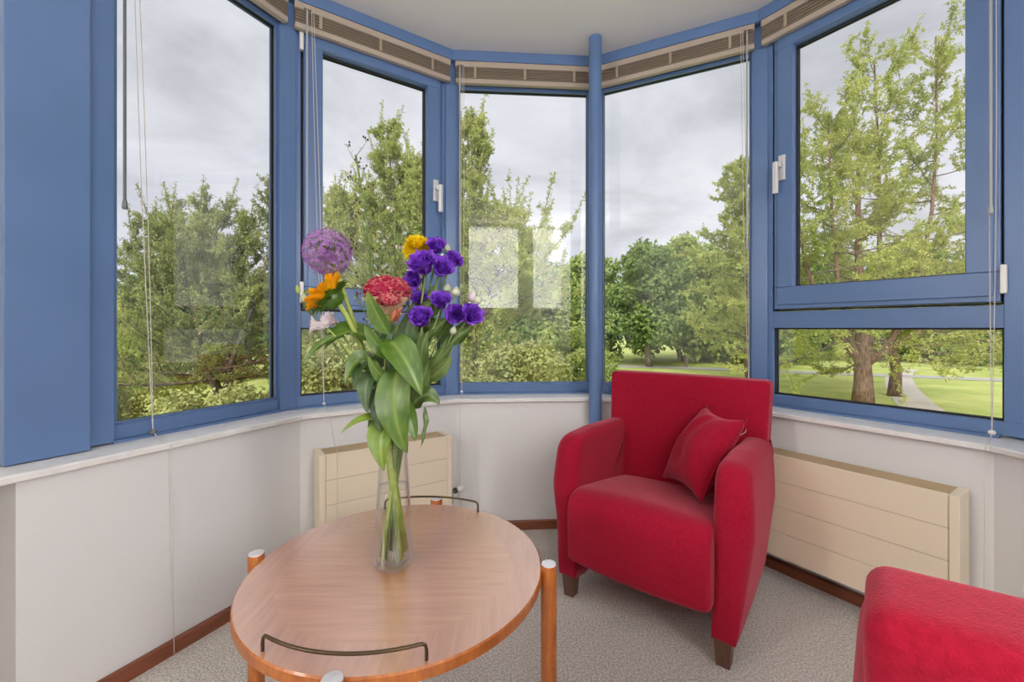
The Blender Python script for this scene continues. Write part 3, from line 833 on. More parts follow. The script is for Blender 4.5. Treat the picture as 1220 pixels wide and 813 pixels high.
mb.grid(P, A, closed=True); mb.build('crest', M['celosia'], r0, smooth=True)
mb = MB(); P = []
for i in range(9):
    s_ = i / 8; rr = .044 * (1 - s_) ** .7 + .008 + .002 * math.sin(s_ * 20)
    P.append([(cc.x + rr * math.cos(2 * math.pi * j / 24), cc.y - .002 + rr * .74 * math.sin(2 * math.pi * j / 24), cc.z - .014 - .040 * s_) for j in range(24)])
mb.grid(P, closed=True); mb.build('neck', M['celosia_neck'], r0, smooth=True)
mb = MB(); q = random.Random(4)
P = []; A = []; c2 = Vector((-.276, .954, 1.117))
for i in range(25):
    row = []; ar = []
    for j in range(48):
        ph = -1.4 + 2.8 * i / 24; th = 2 * math.pi * j / 48
        d = Vector((math.cos(ph) * math.cos(th), math.cos(ph) * math.sin(th), math.sin(ph)))
        rg = 1 - min(1, abs(mnoise.noise(d * 3.6 + Vector((9, 4, 2)))) * 3)
        row.append(c2 + Vector((d.x * .030, d.y * .014, d.z * .016)) * (.84 + .24 * rg)); ar.append(max(0, rg - .5) * 1.6)
    P.append(row); A.append(ar)
mb.grid(P, A, closed=True); mb.build('lower_crest', M['celosia'], r0, smooth=True)
mb = MB()
for k_ in range(26):
    a = q.uniform(0, 6.28); p0 = Vector((-.262, .955, 1.062)); d = Vector((math.cos(a) * .5, math.sin(a) * .5, 1)).normalized()
    petal(mb, p0 + Vector((q.uniform(-.007, .007), q.uniform(-.007, .007), q.uniform(0, .02))), d, d.orthogonal().normalized(), .020, .004, .4, .3, 3, 1)
mb.build('side_tuft', M['salmon'], r0)
mb = MB(); leaf(mb, (-.276, .955, 1.040), (-.300, .940, 1.085), (-.316, .932, 1.134), .021, (-.25, -1, .1), cup=.35); mb.build('leaf', M['bigleaf'], r0, smooth=True)
mb = MB(); leaf(mb, (-.285, .97, 1.030), (-.232, .925, .990), (-.193, .915, .905), .036, (.25, -.9, .45), cup=.3, wave=.06); mb.build('leaf', M['bigleaf'], r0, smooth=True)
mb = MB(); leaf(mb, (-.258, .97, .962), (-.258, .915, .878), (-.229, .935, .778), .041, (-.05, -1, .12), cup=.28, wave=.05); mb.build('leaf', M['bigleaf'], r0, smooth=True)
mb = MB(); leaf(mb, (-.258, .99, .955), (-.243, .965, 1.03), (-.222, .965, 1.105), .026, (.2, -1, .1), cup=.3); mb.build('leaf', M['darkleaf'], r0, smooth=True)
mb = MB(); leaf(mb, (-.268, .985, .832), (-.293, .935, .822), (-.277, .925, .742), .034, (-.15, -1, .35), cup=.3); mb.build('leaf', M['bigleaf_light'], r0, smooth=True)
mb = MB(); leaf(mb, (-.279, .985, .826), (-.324, .945, .856), (-.374, .93, .820), .0165, (0, -.35, .9), cup=.5); mb.build('leaf', M['bigleaf_light'], r0, smooth=True)

# chrysanthemum
r0, path = flower('chrysanthemum', 'bright yellow chrysanthemum behind the purple blooms', 'flower', (-.231, 1.045, 1.232), 16, .0032)
mb = MB(); q = random.Random(3); ax, u, v = frame((0.02, -.55, .8)); c0 = Vector((-.230, 1.04, 1.243))
for k_ in range(380):
    f = (k_ + .5) / 380; a = k_ * 2.39996; ph = f ** .6 * 2.0
    d = ax * math.cos(ph) + (u * math.cos(a) + v * math.sin(a)) * math.sin(ph)
    t = d.orthogonal().normalized(); c = c0 + d * .015
    sd = d.cross(ax); sd = sd.normalized() if sd.length > .01 else t
    L = q.uniform(.018, .025); nn = d.cross(sd)
    mb.add([c - sd * .002, c + sd * .002, c + d * L * .6 + sd * .0048 + nn * .001, c + d * L + nn * .003, c + d * L * .6 - sd * .0048 + nn * .001], [(0, 1, 2, 3, 4)])
mb.build('petal_head', M['yellow'], r0)
mb = MB(); mb.sphere(c0, .0125, 8); mb.build('flower_base', M['stem'], r0)

# lisianthus blooms
LS = [((-.181, 1.02, 1.247), .0205, 'purple lisianthus bloom highest in the bouquet, above the yellow flower', (.15, -.8, .6)),
      ((-.206, .98, 1.199), .0290, 'large purple lisianthus bloom just below the yellow flower', (-.25, -.75, .6)),
      ((-.162, .985, 1.190), .0245, 'purple lisianthus bloom below the highest one, facing the window', (.45, -.75, .45)),
      ((-.142, 1.03, 1.216), .0220, 'purple lisianthus bloom at the upper outer edge beside a white bud', (.6, -.5, .5)),
      ((-.231, 1.01, 1.166), .0215, 'dark purple half opened lisianthus beside the crimson cockscomb', (-.35, -.9, .1)),
      ((-.222, 1.02, 1.122), .0180, 'small purple lisianthus half hidden behind thin stems', (.1, -.7, .6)),
      ((-.162, .97, 1.113), .0215, 'purple lisianthus bloom between green buds, halfway down', (.15, -.75, .6)),
      ((-.201, .945, 1.074), .0240, 'purple lisianthus bloom lowest in the bouquet, over the broad leaves', (-.05, -.8, .6)),
      ((-.130, .99, 1.082), .0220, 'purple lisianthus bloom second from the outer edge, facing down', (.15, -.9, .2)),
      ((-.092, .97, 1.081), .0235, 'purple lisianthus bloom at the outer edge nearest the centre window', (.55, -.75, .25))]
for k_, (c, r_, lab, ax) in enumerate(LS):
    a_ = Vector(ax).normalized(); top = Vector(c) - a_ * r_ * .8
    md = Vector((VX, VY, 0)).lerp(top, .72); md.z = top.z * .55 + .86 * .45
    r0, path = flower('lisianthus', lab, 'flower', top, 40 + k_, .0026, mid=md, group='purple lisianthus of the bouquet', stem_m='stem_dark')
    mb = MB(); rose(mb, c, ax, r_ * 1.12, 100 + k_, 24 if k_ != 4 else 12); mb.build('petals', M['purple'], r0, smooth=True)
    mb = MB(); p0 = path[-1]
    for j in range(5):
        d = (a_ + frame(a_)[1] * math.cos(j * 1.256) * .9 + frame(a_)[2] * math.sin(j * 1.256) * .9).normalized()
        mb.tube([p0, p0 + d * r_ * .5, p0 + d * r_ * .9], [.0012, .0015, .0003], 5)
    mb.build('sepals', M['stem'], r0)
    q = random.Random(k_ + 70)
    for j in range(3):
        s_ = .50 + .14 * j + q.uniform(0, .05); p = at(path, s_); a = q.uniform(-.6, 3.6) if c[0] > -.2 else q.uniform(1, 5)
        d = Vector((.75 + q.uniform(-.7, .4), -.55 + q.uniform(-.5, .8), .75)).normalized(); L = q.uniform(.045, .068)
        mb = MB(); leaf(mb, p, p + d * L * .5 + Vector((0, 0, .006)), p + d * L, q.uniform(.012, .0175), (d.x * -.3, -1, .3), n=8, m_=3, cup=.3); mb.build('leaf', M['smallleaf'], r0, smooth=True)

# buds
BD = [((-.161, 1.05, 1.248), .009, 'white lisianthus bud beside the highest purple bloom'),
      ((-.165, 1.0, 1.217), .008, 'green white bud between the upper purple blooms'),
      ((-.134, 1.0, 1.137), .0105, 'plump cream bud above the outer purple pair'),
      ((-.158, 1.03, 1.147), .010, 'cream bud behind the halfway purple bloom'),
      ((-.190, 1.0, 1.103), .009, 'cream bud over the lowest purple bloom'),
      ((-.098, 1.02, 1.126), .0115, 'pale lilac bud above the outermost purple bloom'),
      ((-.083, 1.0, 1.117), .0085, 'green bud standing over the outermost purple bloom'),
      ((-.137, .98, 1.046), .0085, 'pale yellow bud hanging under the outer purple pair')]
for k_, (c, r_, lab) in enumerate(BD):
    c = Vector(c); md = Vector((VX, VY, 0)).lerp(c, .75); md.z = c.z * .5 + .43
    r0, path = flower('lisianthus_bud', lab, 'bud', c - Vector((0, 0, r_)), 300 + k_, .0015, mid=md, group='buds of the bouquet', stem_m='stem_dark')
    mb = MB(); d = (path[-1] - path[-3]).normalized(); d = (d + Vector((0, 0, .6))).normalized()
    bud(mb, path[-1], path[-1] + d * r_ * 2.3, r_); mb.build('bud_body', M['lilac_pale' if k_ == 5 else 'leaf_light'], r0, smooth=True)
    p = at(path, .78); mb = MB(); dd = Vector((.6, -.4, .6 + .1 * (k_ % 3))).normalized()
    leaf(mb, p, p + dd * .03, p + dd * .06, .013, (-.2, -1, .3), n=8, m_=3); mb.build('leaf', M['smallleaf'], r0, smooth=True)

# pale pink blooms under the sunflower
for k_, (c, ax, lab) in enumerate((((-.445, .97, 1.058), (-.8, -.4, .1), 'pale pink lily like bloom under the sunflower, outermost'),
                                   ((-.420, .99, 1.068), (-.25, -.8, .3), 'pale pink lily like bloom under the sunflower, next to the stems'))):
    a_ = Vector(ax).normalized(); r0, path = flower('alstroemeria', lab, 'flower', Vector(c) - a_ * .02, 350 + k_, .002, mid=(-.36, .98, .99), group='pale pink blooms of the bouquet')
    mb = MB(); _, u, v = frame(a_)
    for j in range(6):
        o = u * math.cos(j * 1.047) + v * math.sin(j * 1.047); petal(mb, path[-1], a_, o, .038, .0105, .75, .5, 6, 3)
    mb.build('petals', M['lilac_pale'], r0, smooth=True)
    p = at(path, .9); mb = MB(); leaf(mb, p, p + Vector((-.02, -.012, -.006)), p + Vector((-.034, -.02, -.03)), .009, (0, -.8, .5), n=8, m_=3); mb.build('leaf', M['bigleaf'], r0, smooth=True)

# green budded sprays at the outer side
for k_, (c, lab) in enumerate((((-.486, 1.0, 1.121), 'greenish white bud beside the blue window post, on a thin stem'),
                               ((-.510, 1.02, 1.142), 'slender green bud farthest out beside the post'),
                               ((-.484, 1.03, 1.137), 'small green bud behind the sunflower petals'))):
    c = Vector(c); r0, path = flower('flower_bud', lab, 'bud', c - Vector((0, 0, .008)), 380 + k_, .0013, mid=(-.43, 1.0, 1.03), group='green buds beside the post', stem_m='stem_dark')
    mb = MB(); bud(mb, path[-1], path[-1] + Vector((-.004, 0, .022)), .008 if k_ == 0 else .0055); mb.build('bud_body', M['leaf_light' if k_ == 0 else 'stem'], r0, smooth=True)
    for j in range(2):
        p = at(path, .9 + .06 * j); mb = MB(); d = Vector((-.5 + j, -.3, .8)).normalized()
        leaf(mb, p, p + d * .015, p + d * .034, .006, (0, -1, .2), n=6, m_=2); mb.build('leaf', M['smallleaf'], r0, smooth=True)

# waxflower sprigs: tall branching twigs with tiny buds and white stars
def sprig(label, top, mid, seed, nb, tiny_white, rs=.0022):
    q = random.Random(seed)
    r0, path = flower('waxflower_sprig', label, 'sprig', top, seed, rs, mid=mid, group='wispy sprigs of the bouquet', stem_m='stem_dark')
    tw = MB(); nd_ = MB(); fl_ = MB(); bd = MB()
    for k_ in range(nb):
        s_ = .55 + .45 * k_ / (nb - 1); p = at(path, min(.999, s_)); a = k_ * 2.4 + q.uniform(-.4, .4)
        L = (.085 * (1.1 - (s_ - .55) * 1.6) + .012) * q.uniform(.7, 1.2)
        d = Vector((math.cos(a) * .6, math.sin(a) * .4, .85)).normalized(); e = p + d * L
        tw.tube([p, p + d * L * .5 + Vector((0, 0, -.003)), e], [.0010, .0008, .0005], 4)
        for j in range(6):
            f = q.uniform(.2, 1); pp = p + d * L * f; o = Vector((q.uniform(-1, 1), q.uniform(-1, 1), q.uniform(.1, 1))).normalized(); w_ = o.cross(d).normalized() * .0009
            l_ = q.uniform(.010, .018); nd_.add([pp - w_, pp + w_, pp + o * l_ * .6 + w_, pp + o * l_, pp + o * l_ * .6 - w_], [(0, 1, 2, 3, 4)])
        for j in range(3):
            o = Vector((q.uniform(-1, 1), q.uniform(-1, 1), q.uniform(.0, 1))).normalized(); t = e + o * .012 * (j > 0)
            tw.tube([e - d * .006, t], .0005, 3)
            if q.random() < tiny_white:
                _, u, v = frame(o)
                for m_ in range(5):
                    x = u * math.cos(m_ * 1.257) + v * math.sin(m_ * 1.257); y = o.cross(x)
                    fl_.add([t, t + x * .0035 + y * .0022, t + x * .0062, t + x * .0035 - y * .0022], [(0, 1, 2, 3)])
            else: bd.sphere(t, .0026, 5, (1, 1, 1.3))
    tw.build('twigs', M['stem_dark'], r0); nd_.build('needle_leaves', M['stem'], r0)
    if fl_.v: fl_.build('blossoms', M['white_tiny'], r0)
    if bd.v: tag(bd.build('tiny_buds', M['berry'], r0), kind='stuff')
sprig('tallest thin sprig with brown buds rising above all other flowers', (-.410, 1.12, 1.505), (-.325, 1.06, 1.12), 501, 22, .05, .0026)
sprig('wispy sprig with white stars beside the allium', (-.372, 1.08, 1.29), (-.33, 1.05, 1.05), 502, 16, .8)
sprig('wispy sprig with white stars between the tall sprig and the yellow flower', (-.30, 1.09, 1.31), (-.29, 1.05, 1.05), 503, 16, .75)
sprig('wispy sprig with white stars behind the cockscomb', (-.335, 1.10, 1.25), (-.31, 1.06, 1.05), 504, 16, .8)
# broad leafed green stems
def greenstem(label, top, mid, seed, leaves, m_='bigleaf', extra=None):
    r0, path = flower('leafy_stem', label, 'leafy stem', top, seed, .0040, mid=mid, group='green leafy stems of the bouquet')
    for (b_, c, t, w, nn) in leaves:
        mb = MB(); leaf(mb, b_, c, t, w, nn, cup=.3, wave=.05); mb.build('leaf', M[m_], r0, smooth=True)
    if extra:
        mb = MB(); leaf(mb, *extra, .006, (.6, -.8, 0), n=10, m_=2, wave=.5); mb.build('withered_tip', M['smallleaf'], r0, smooth=True)
greenstem('leafy green stem with rounded leaves beside the purple blooms', (-.195, .975, 1.0), (-.225, .99, .93), 520,
          [((-.231, .98, .871), (-.192, .955, .910), (-.160, .945, .882), .024, (.1, -.9, .4)), ((-.200, .98, .94), (-.172, .965, .975), (-.146, .955, 1.028), .014, (.4, -1, .1)),
           ((-.190, .97, .935), (-.155, .95, .960), (-.134, .945, .992), .016, (.4, -1, .1)), ((-.205, .975, .955), (-.205, .955, 1.0), (-.187, .95, 1.045), .017, (.3, -1, .1)),
           ((-.225, .975, .90), (-.200, .955, .93), (-.186, .945, .975), .020, (.2, -1, .2))], 'smallleaf', ((-.199, .968, .872), (-.194, .965, .835), (-.207, .962, .782)))
greenstem('dark leafy stem drooping on the side of the sunflower', (-.325, .985, 1.0), (-.31, .99, .95), 521,
          [((-.318, .985, .985), (-.345, .96, .975), (-.350, .955, .915), .022, (-.4, -.9, .2)), ((-.318, .98, .955), (-.33, .95, .92), (-.318, .945, .86), .020, (-.2, -1, .2)),
           ((-.300, .985, .92), (-.305, .95, .88), (-.290, .945, .82), .018, (-.2, -1, .1)), ((-.31, .985, 1.0), (-.285, .96, 1.02), (-.262, .955, 1.07), .016, (0, -1, .2)),
           ((-.300, .99, .95), (-.325, .97, .93), (-.345, .965, .885), .019, (-.3, -1, .2)), ((-.29, .99, .96), (-.30, .975, 1.0), (-.318, .97, 1.04), .017, (-.2, -1, .2)),
           ((-.285, .99, .88), (-.31, .97, .865), (-.322, .96, .815), .016, (-.4, -1, .2)), ((-.28, .99, .90), (-.272, .97, .94), (-.285, .965, .985), .018, (0, -1, .2))], 'darkleaf')
greenstem('light green leafy stem in the heart of the bouquet', (-.262, .975, 1.06), (-.275, .98, .95), 522,
          [((-.270, .975, .99), (-.300, .95, 1.01), (-.325, .94, 1.06), .018, (-.2, -1, .3)), ((-.262, .975, .975), (-.225, .95, .955), (-.205, .94, .99), .021, (.2, -1, .2)),
           ((-.262, .985, .90), (-.228, .955, .85), (-.215, .95, .80), .019, (.4, -1, .1)), ((-.275, .98, .93), (-.298, .95, .95), (-.318, .945, .99), .017, (-.2, -1, .2))], 'bigleaf')

# ------------------------------------------------------------------ outdoors
GZ = -1.55
mb = MB(); N = 60; P = []
for i in range(N + 1):
    row = []
    for j in range(N + 1):
        x = -70 + 150 * i / N; y = 4.2 + 96 * j / N
        row.append((x, y, GZ))
    P.append(row)
mb.grid(P); tag(mb.build('ground', M['grass'], smooth=True), 'sunlit lawn of the park outside', None, kind=S)
def strip(name, label, pts, w, m_, z):
    mb = MB(); P = []
    for i, p in enumerate(pts):
        p = Vector(p); t = (Vector(pts[min(i + 1, len(pts) - 1)]) - Vector(pts[max(i - 1, 0)])).normalized(); s_ = Vector((t.y, -t.x))
        a, b_ = p + s_ * w / 2, p - s_ * w / 2; P.append([(a.x, a.y, GZ + z), (b_.x, b_.y, GZ + z)])
    mb.grid(P); o = mb.build(name, m_); tag(o, label, None, kind=S)
strip('ground_path', 'pale gravel footpath across the lawn', [(9.8, 9.0), (11.9, 12.0), (14.1, 15.0), (17.3, 19.0), (21.0, 23.2), (25, 27)], 1.05, M['path'], .010)
strip('ground_road', 'grey road along the far edge of the lawn', [(-40, 37), (-10, 33), (0, 31), (10, 28.2), (21.3, 22.9), (32, 17), (45, 9)], 1.7, M['road'], .018)

trnd = random.Random(11); nprs = np.random.RandomState(5)
def leaf_mesh(name, C, D, Nn, size, material, parent, wr=.42, fold=.18):
    n = len(C); C = np.asarray(C); D = np.asarray(D); Nn = np.asarray(Nn); size = np.asarray(size)[:, None]
    D = D / np.linalg.norm(D, axis=1, keepdims=True)
    Sd = np.cross(D, Nn); Sd /= (np.linalg.norm(Sd, axis=1, keepdims=True) + 1e-9); Nn = np.cross(Sd, D)
    off = np.array(WORLD[parent.name]); C = C - off
    v = np.empty((n, 4, 3))
    v[:, 0] = C; v[:, 1] = C + D * size * .5 + Sd * size * wr * .5 + Nn * size * fold
    v[:, 2] = C + D * size; v[:, 3] = C + D * size * .5 - Sd * size * wr * .5 + Nn * size * fold
    idx = np.arange(n * 4).reshape(n, 4); tri = np.concatenate([idx[:, [0, 1, 2]], idx[:, [0, 2, 3]]], 1).reshape(-1)
    me = bpy.data.meshes.new(name); me.vertices.add(n * 4); me.vertices.foreach_set('co', v.reshape(-1))
    me.loops.add(len(tri)); me.loops.foreach_set('vertex_index', tri.astype(np.int32))
    me.polygons.add(n * 2); me.polygons.foreach_set('loop_start', np.arange(0, n * 6, 3, dtype=np.int32))
    me.update(calc_edges=True); me.validate(); me.materials.append(material)
    o = bpy.data.objects.new(name, me); COL.objects.link(o); o.parent = parent
    return o

def grow(label, base, leaders, crown, n1, lens, elev, size, nleaf, lm, bm, cat='tree', group=None, sub=(7, 5), name='tree', trunk_r=.16, curl=.5, spread=1.0, seed=1, lead_r=.6, br_r=.013, spike=0, rustlow=None, shoot=.22):
    """branching tree. leaders: list of polylines; crown: (lowest, highest) share of a leader that bears branches"""
    q = random.Random(seed); rs = np.random.RandomState(seed)
    root = thing(name, label, cat, base, group)
    tb = MB(); bb = MB(); segs = []
    for ld in leaders:
        pts = [Vector(p) for p in ld]; L = sum((pts[i + 1] - pts[i]).length for i in range(len(pts) - 1))
        r0_ = trunk_r if ld is leaders[0] else trunk_r * lead_r
        tb.tube(pts, [r0_ * (1 - .88 * (i / (len(pts) - 1)) ** .8) + .008 for i in range(len(pts))], 9)
        cum = [0]
        for i in range(len(pts) - 1): cum.append(cum[-1] + (pts[i + 1] - pts[i]).length)
        def at_(s_):
            d = s_ * L
            for i in range(len(pts) - 1):
                if d <= cum[i + 1] or i == len(pts) - 2: return pts[i].lerp(pts[i + 1], (d - cum[i]) / max(1e-6, cum[i + 1] - cum[i]))
        az0 = q.uniform(0, 6)
        for k_ in range(n1):
            f = (k_ + q.random()) / n1; s_ = crown[0] + (crown[1] - crown[0]) * f
            p0 = at_(s_); az = az0 + k_ * 2.4 + q.uniform(-.3, .3)
            BL = lens(f) * q.uniform(.75, 1.2); e = elev(f) + q.uniform(-.15, .15)
            pl = [p0]; d = None; nseg = 6
            for j in range(nseg):
                ee = e + curl * j / nseg; az += q.uniform(-.12, .12)
                d = Vector((math.cos(az) * math.cos(ee), math.sin(az) * math.cos(ee), math.sin(ee))); pl.append(pl[-1] + d * BL / nseg)
            rr = max(.007, br_r * BL ** .8) * (1.2 - .5 * f)
            bb.tube(pl, [rr * (1 - .85 * j / nseg) for j in range(nseg + 1)], 5, caps=False)
            if spike:
                sd_ = (d * .6 + Vector((q.gauss(0, .18), q.gauss(0, .18), .8))).normalized(); e_ = pl[-1] + sd_ * spike * q.uniform(.35, 1.1)
                bb.tube([pl[-1], e_], [.008, .003], 4, caps=False); segs.append((pl[-1], e_, .9))
            segs.append((pl[4], pl[6], .6)); segs.append((pl[3], pl[4], .4))
            for j in range(sub[0]):
                u = .22 + .76 * (j + q.random()) / sub[0]; i_ = min(nseg - 1, int(u * nseg)); b0 = pl[i_].lerp(pl[i_ + 1], u * nseg - i_)
                dd = (pl[i_ + 1] - pl[i_]).normalized(); sl = (.42 * BL * (1.15 - u) + .28 * min(1, BL)) * q.uniform(.7, 1.25) * spread
                rv = Vector((q.gauss(0, 1), q.gauss(0, 1), q.gauss(.25, .7))).normalized(); d2 = (dd * .75 + rv * .75).normalized()
                m2 = b0 + d2 * sl * .5; d3 = (d2 + Vector((0, 0, .35)) * curl).normalized(); e2 = m2 + d3 * sl * .5
                bb.tube([b0, m2, e2], [.010, .006, .003], 3, caps=False)
                segs.append((b0, m2, .7)); segs.append((m2, e2, 1))
                for t in range(sub[1]):
                    w_ = q.random(); c0 = b0.lerp(m2, w_ * 2) if w_ < .5 else m2.lerp(e2, w_ * 2 - 1)
                    rv = Vector((q.gauss(0, 1), q.gauss(0, 1), q.gauss(.1, .7))).normalized(); d4 = (d2 * .6 + rv).normalized(); tl = q.uniform(.6, 1.4) * shoot
                    segs.append((c0, c0 + d4 * tl, 1))
                    if t < 2: bb.tube([c0, c0 + d4 * tl], [.004, .002], 3, caps=False)
        segs.append((at_(.9), at_(1.0), 1.2))
    tb_o = tb.build('trunk', bm, root, smooth=True); bb.build('branches', M['bark'], root, smooth=True)
    A = np.array([s_[0] for s_ in segs]); B = np.array([s_[1] for s_ in segs]); wt = np.array([s_[2] for s_ in segs]) * (np.linalg.norm(B - A, axis=1) + .05)
    ids = rs.choice(len(segs), nleaf, p=wt / wt.sum()); t = rs.rand(nleaf, 1)
    C = A[ids] + (B - A)[ids] * t + rs.normal(0, .018, (nleaf, 3))
    Dd = rs.normal(0, 1, (nleaf, 3)); Dd[:, 2] -= .35; dirs = (B - A)[ids]; dirs /= np.linalg.norm(dirs, axis=1, keepdims=True); Dd += dirs * .6
    Nn = rs.normal(0, .55, (nleaf, 3)); Nn[:, 2] += 1
    sz = size * rs.uniform(.6, 1.25, nleaf)
    if rustlow:
        msk = (rs.rand(nleaf) < rustlow[1]) & (C[:, 2] < rustlow[0])
        leaf_mesh('foliage', C[~msk], Dd[~msk], Nn[~msk], sz[~msk], lm, root); leaf_mesh('rust_foliage', C[msk], Dd[msk], Nn[msk], sz[msk], M['leaf_rust'], root)
    else: leaf_mesh('foliage', C, Dd, Nn, sz, lm, root)
    return root

def wob(a, b_, n=5, k_=.12, seed=0):
    q = random.Random(seed); a, b_ = Vector(a), Vector(b_)
    return [a.lerp(b_, i / n) + (Vector((q.gauss(0, k_), q.gauss(0, k_), 0)) if 0 < i < n else Vector()) for i in range(n + 1)]

# tree in front of the centre window: tall spire, long leafy shoots
grow('tall pointed green tree rising in front of the centre window', (-1.05, 11, GZ),
     [wob((-1.05, 11, GZ), (-1.05, 11, 6.75), 6, .10, 1), wob((-1.0, 11, 1.0), (.0, 11.2, 3.9), 5, .1, 2), wob((-1.1, 11, .8), (-2.4, 10.8, 4.9), 5, .1, 3)],
     (.10, .95), 30, lambda f: .38 + 2.75 * (1 - f) ** 1.15, lambda f: .12 + .83 * f, .085, 125000, M['leaf_fresh'], M['bark'], sub=(8, 5), seed=4, shoot=.20, trunk_r=.10, spike=1.0, spread=.72)
grow('green tree with two leafy spikes behind the hinged window with the flowers', (-3.75, 12.5, GZ),
     [wob((-3.75, 12.5, GZ), (-3.65, 12.5, 6.9), 6, .10, 5), wob((-3.8, 12.5, 1.0), (-4.9, 12.4, 4.6), 5, .1, 6), wob((-3.7, 12.5, 1.0), (-2.9, 12.3, 5.6), 5, .1, 7)],
     (.10, .97), 26, lambda f: .5 + 2.2 * (1 - f) ** .9, lambda f: .2 + .7 * f, .085, 90000, M['leaf_fresh'], M['bark'], sub=(8, 5), seed=9, shoot=.20, trunk_r=.11, spike=.9, spread=.75)
grow('low spreading olive tree with twiggy top outside the first window', (-6.3, 9.3, GZ),
     [wob((-6.3, 9.3, GZ), (-6.5, 9.3, 3.3), 5, .10, 8), wob((-6.3, 9.3, -.6), (-7.7, 9.2, 3.0), 5, .1, 9), wob((-6.3, 9.3, -.6), (-5.0, 9.3, 3.3), 5, .1, 10), wob((-6.3, 9.3, -.4), (-6.6, 8.2, 2.5), 5, .1, 12)],
     (.10, .98), 19, lambda f: .65 + 1.9 * (1 - f) ** .8, lambda f: -.10 + 1.1 * f, .055, 150000, M['leaf_olive'], M['bark'], sub=(8, 5), seed=13, rustlow=(.7, .12), shoot=.18, trunk_r=.10, spike=.7, spread=.8)
# big tree by the path
BT = (12.0, 14.6, GZ)
def arc(*p): return bez([Vector(a) for a in p], 7)
grow('large multi stemmed tree with thick red brown trunk beside the path', BT,
     [arc(BT, (12.05, 14.6, -.3), (12.0, 14.6, .6), (11.9, 14.8, 3.2), (12.2, 15.0, 7.4)), arc((12.1, 14.6, -.2), (12.6, 14.5, .3), (13.9, 14.5, 1.0), (15.0, 14.8, 4.5), (14.9, 15.0, 11.3)),
      arc((11.95, 14.6, -.3), (11.5, 14.4, .3), (10.9, 14.3, 1.2), (10.6, 14.2, 4.0), (10.6, 14.3, 8.2)), arc((12.05, 14.6, 0), (12.6, 14.9, 1.0), (13.3, 15.2, 3.0), (13.3, 15.4, 6.0), (12.9, 15.2, 10.6)),
      arc((12.1, 14.6, -.1), (13.0, 14.2, .5), (14.9, 14.0, 1.6), (16.3, 14.0, 3.5), (16.9, 14.2, 8.6)),
      arc((11.95, 14.6, -.1), (11.2, 14.3, .4), (9.9, 14.0, 1.6), (9.3, 14.0, 3.2), (9.3, 14.0, 6.4))],
     (.16, .97), 22, lambda f: 1.3 + 2.1 * (1 - f) ** 1.1, lambda f: -.42 + 1.25 * f, .105, 125000, M['leaf_yellow'], M['bark_red'], sub=(6, 4), seed=21, lead_r=.42, trunk_r=.33, spread=1.3, shoot=.34, spike=.9)
grow('younger tree with a short dark trunk just behind the large tree', (14.6, 16.3, GZ),
     [wob((14.6, 16.3, GZ), (14.75, 16.3, 3.4), 5, .1, 31)], (.36, .96), 16, lambda f: .8 + 1.4 * (1 - f), lambda f: -.1 + .8 * f, .12, 15000, M['leaf_yellow'], M['bark_red'], sub=(6, 4), seed=23, trunk_r=.22, shoot=.3)
grow('tall feathery tree beyond the fixed window, partly hidden by the blue post', (10.9, 19.5, GZ),
     [wob((10.9, 19.5, GZ), (10.6, 19.5, 8.6), 6, .12, 33)], (.14, .97), 40, lambda f: .5 + 2.9 * (1 - f) ** .85, lambda f: .1 + .55 * f, .135, 40000, M['leaf_fresh'], M['bark'], sub=(7, 4), seed=25, trunk_r=.2, shoot=.32)

# clumped trees of the distance
def clump(label, base, h, r, lm, n, size, seed, trunk=.22, low=.12, name='tree', cat='tree', group='trees at the far side of the park', nl=26):
    q = random.Random(seed); rs = np.random.RandomState(seed)
    root = thing(name, label, cat, base, group)
    tb = MB(); bx_, by_, bz_ = base
    tb.tube(wob(base, (bx_, by_, bz_ + h * .75), 5, .08 * r, seed), [trunk * (1 - .15 * i) for i in range(6)], 8); 
    C = []; Nn = []
    cz0 = bz_ + h * low; per = n // nl
    for k_ in range(nl):
        f = (k_ + .5) / nl; a = k_ * 2.4; z = cz0 + (bz_ + h - cz0) * (.08 + .82 * f)
        env = r * math.sqrt(max(.03, 1 - (2 * (f - .40) / 1.2) ** 2)) if low > .1 else r * (1.0 if f < .35 else math.sqrt(max(.04, 1 - ((f - .35) / .68) ** 2))); rr = env * q.uniform(.35, .85)
        c = np.array((bx_ + rr * math.cos(a), by_ + rr * math.sin(a), z)); lr = r * q.uniform(.28, .46) * (1.1 - .35 * f)
        d = rs.normal(0, 1, (per, 3)); d /= np.linalg.norm(d, axis=1, keepdims=True)
        C.append(c + d * lr * rs.uniform(.62, 1.06, (per, 1)) * np.array((1, 1, .78))); Nn.append(d + np.array((0, 0, .5)))
        if k_ % 3 == 0: tb.tube([(bx_, by_, bz_ + h * (low + .1)), tuple(c)], [trunk * .35, trunk * .1], 5, caps=False)
    tb.build('trunk', M['bark'], root, smooth=True)
    C = np.concatenate(C); Nn = np.concatenate(Nn); m_ = len(C)
    Nn = Nn + rs.normal(0, .5, (m_, 3)); D = rs.normal(0, 1, (m_, 3)); D[:, 2] -= .4
    leaf_mesh('foliage', C, D, Nn, size * rs.uniform(.6, 1.3, m_), lm, root, wr=.7)
clump('round dark green tree with a visible trunk across the road', (9.2, 28.6, GZ), 8.5, 3.0, M['leaf_far'], 14000, .30, 41, low=.18)
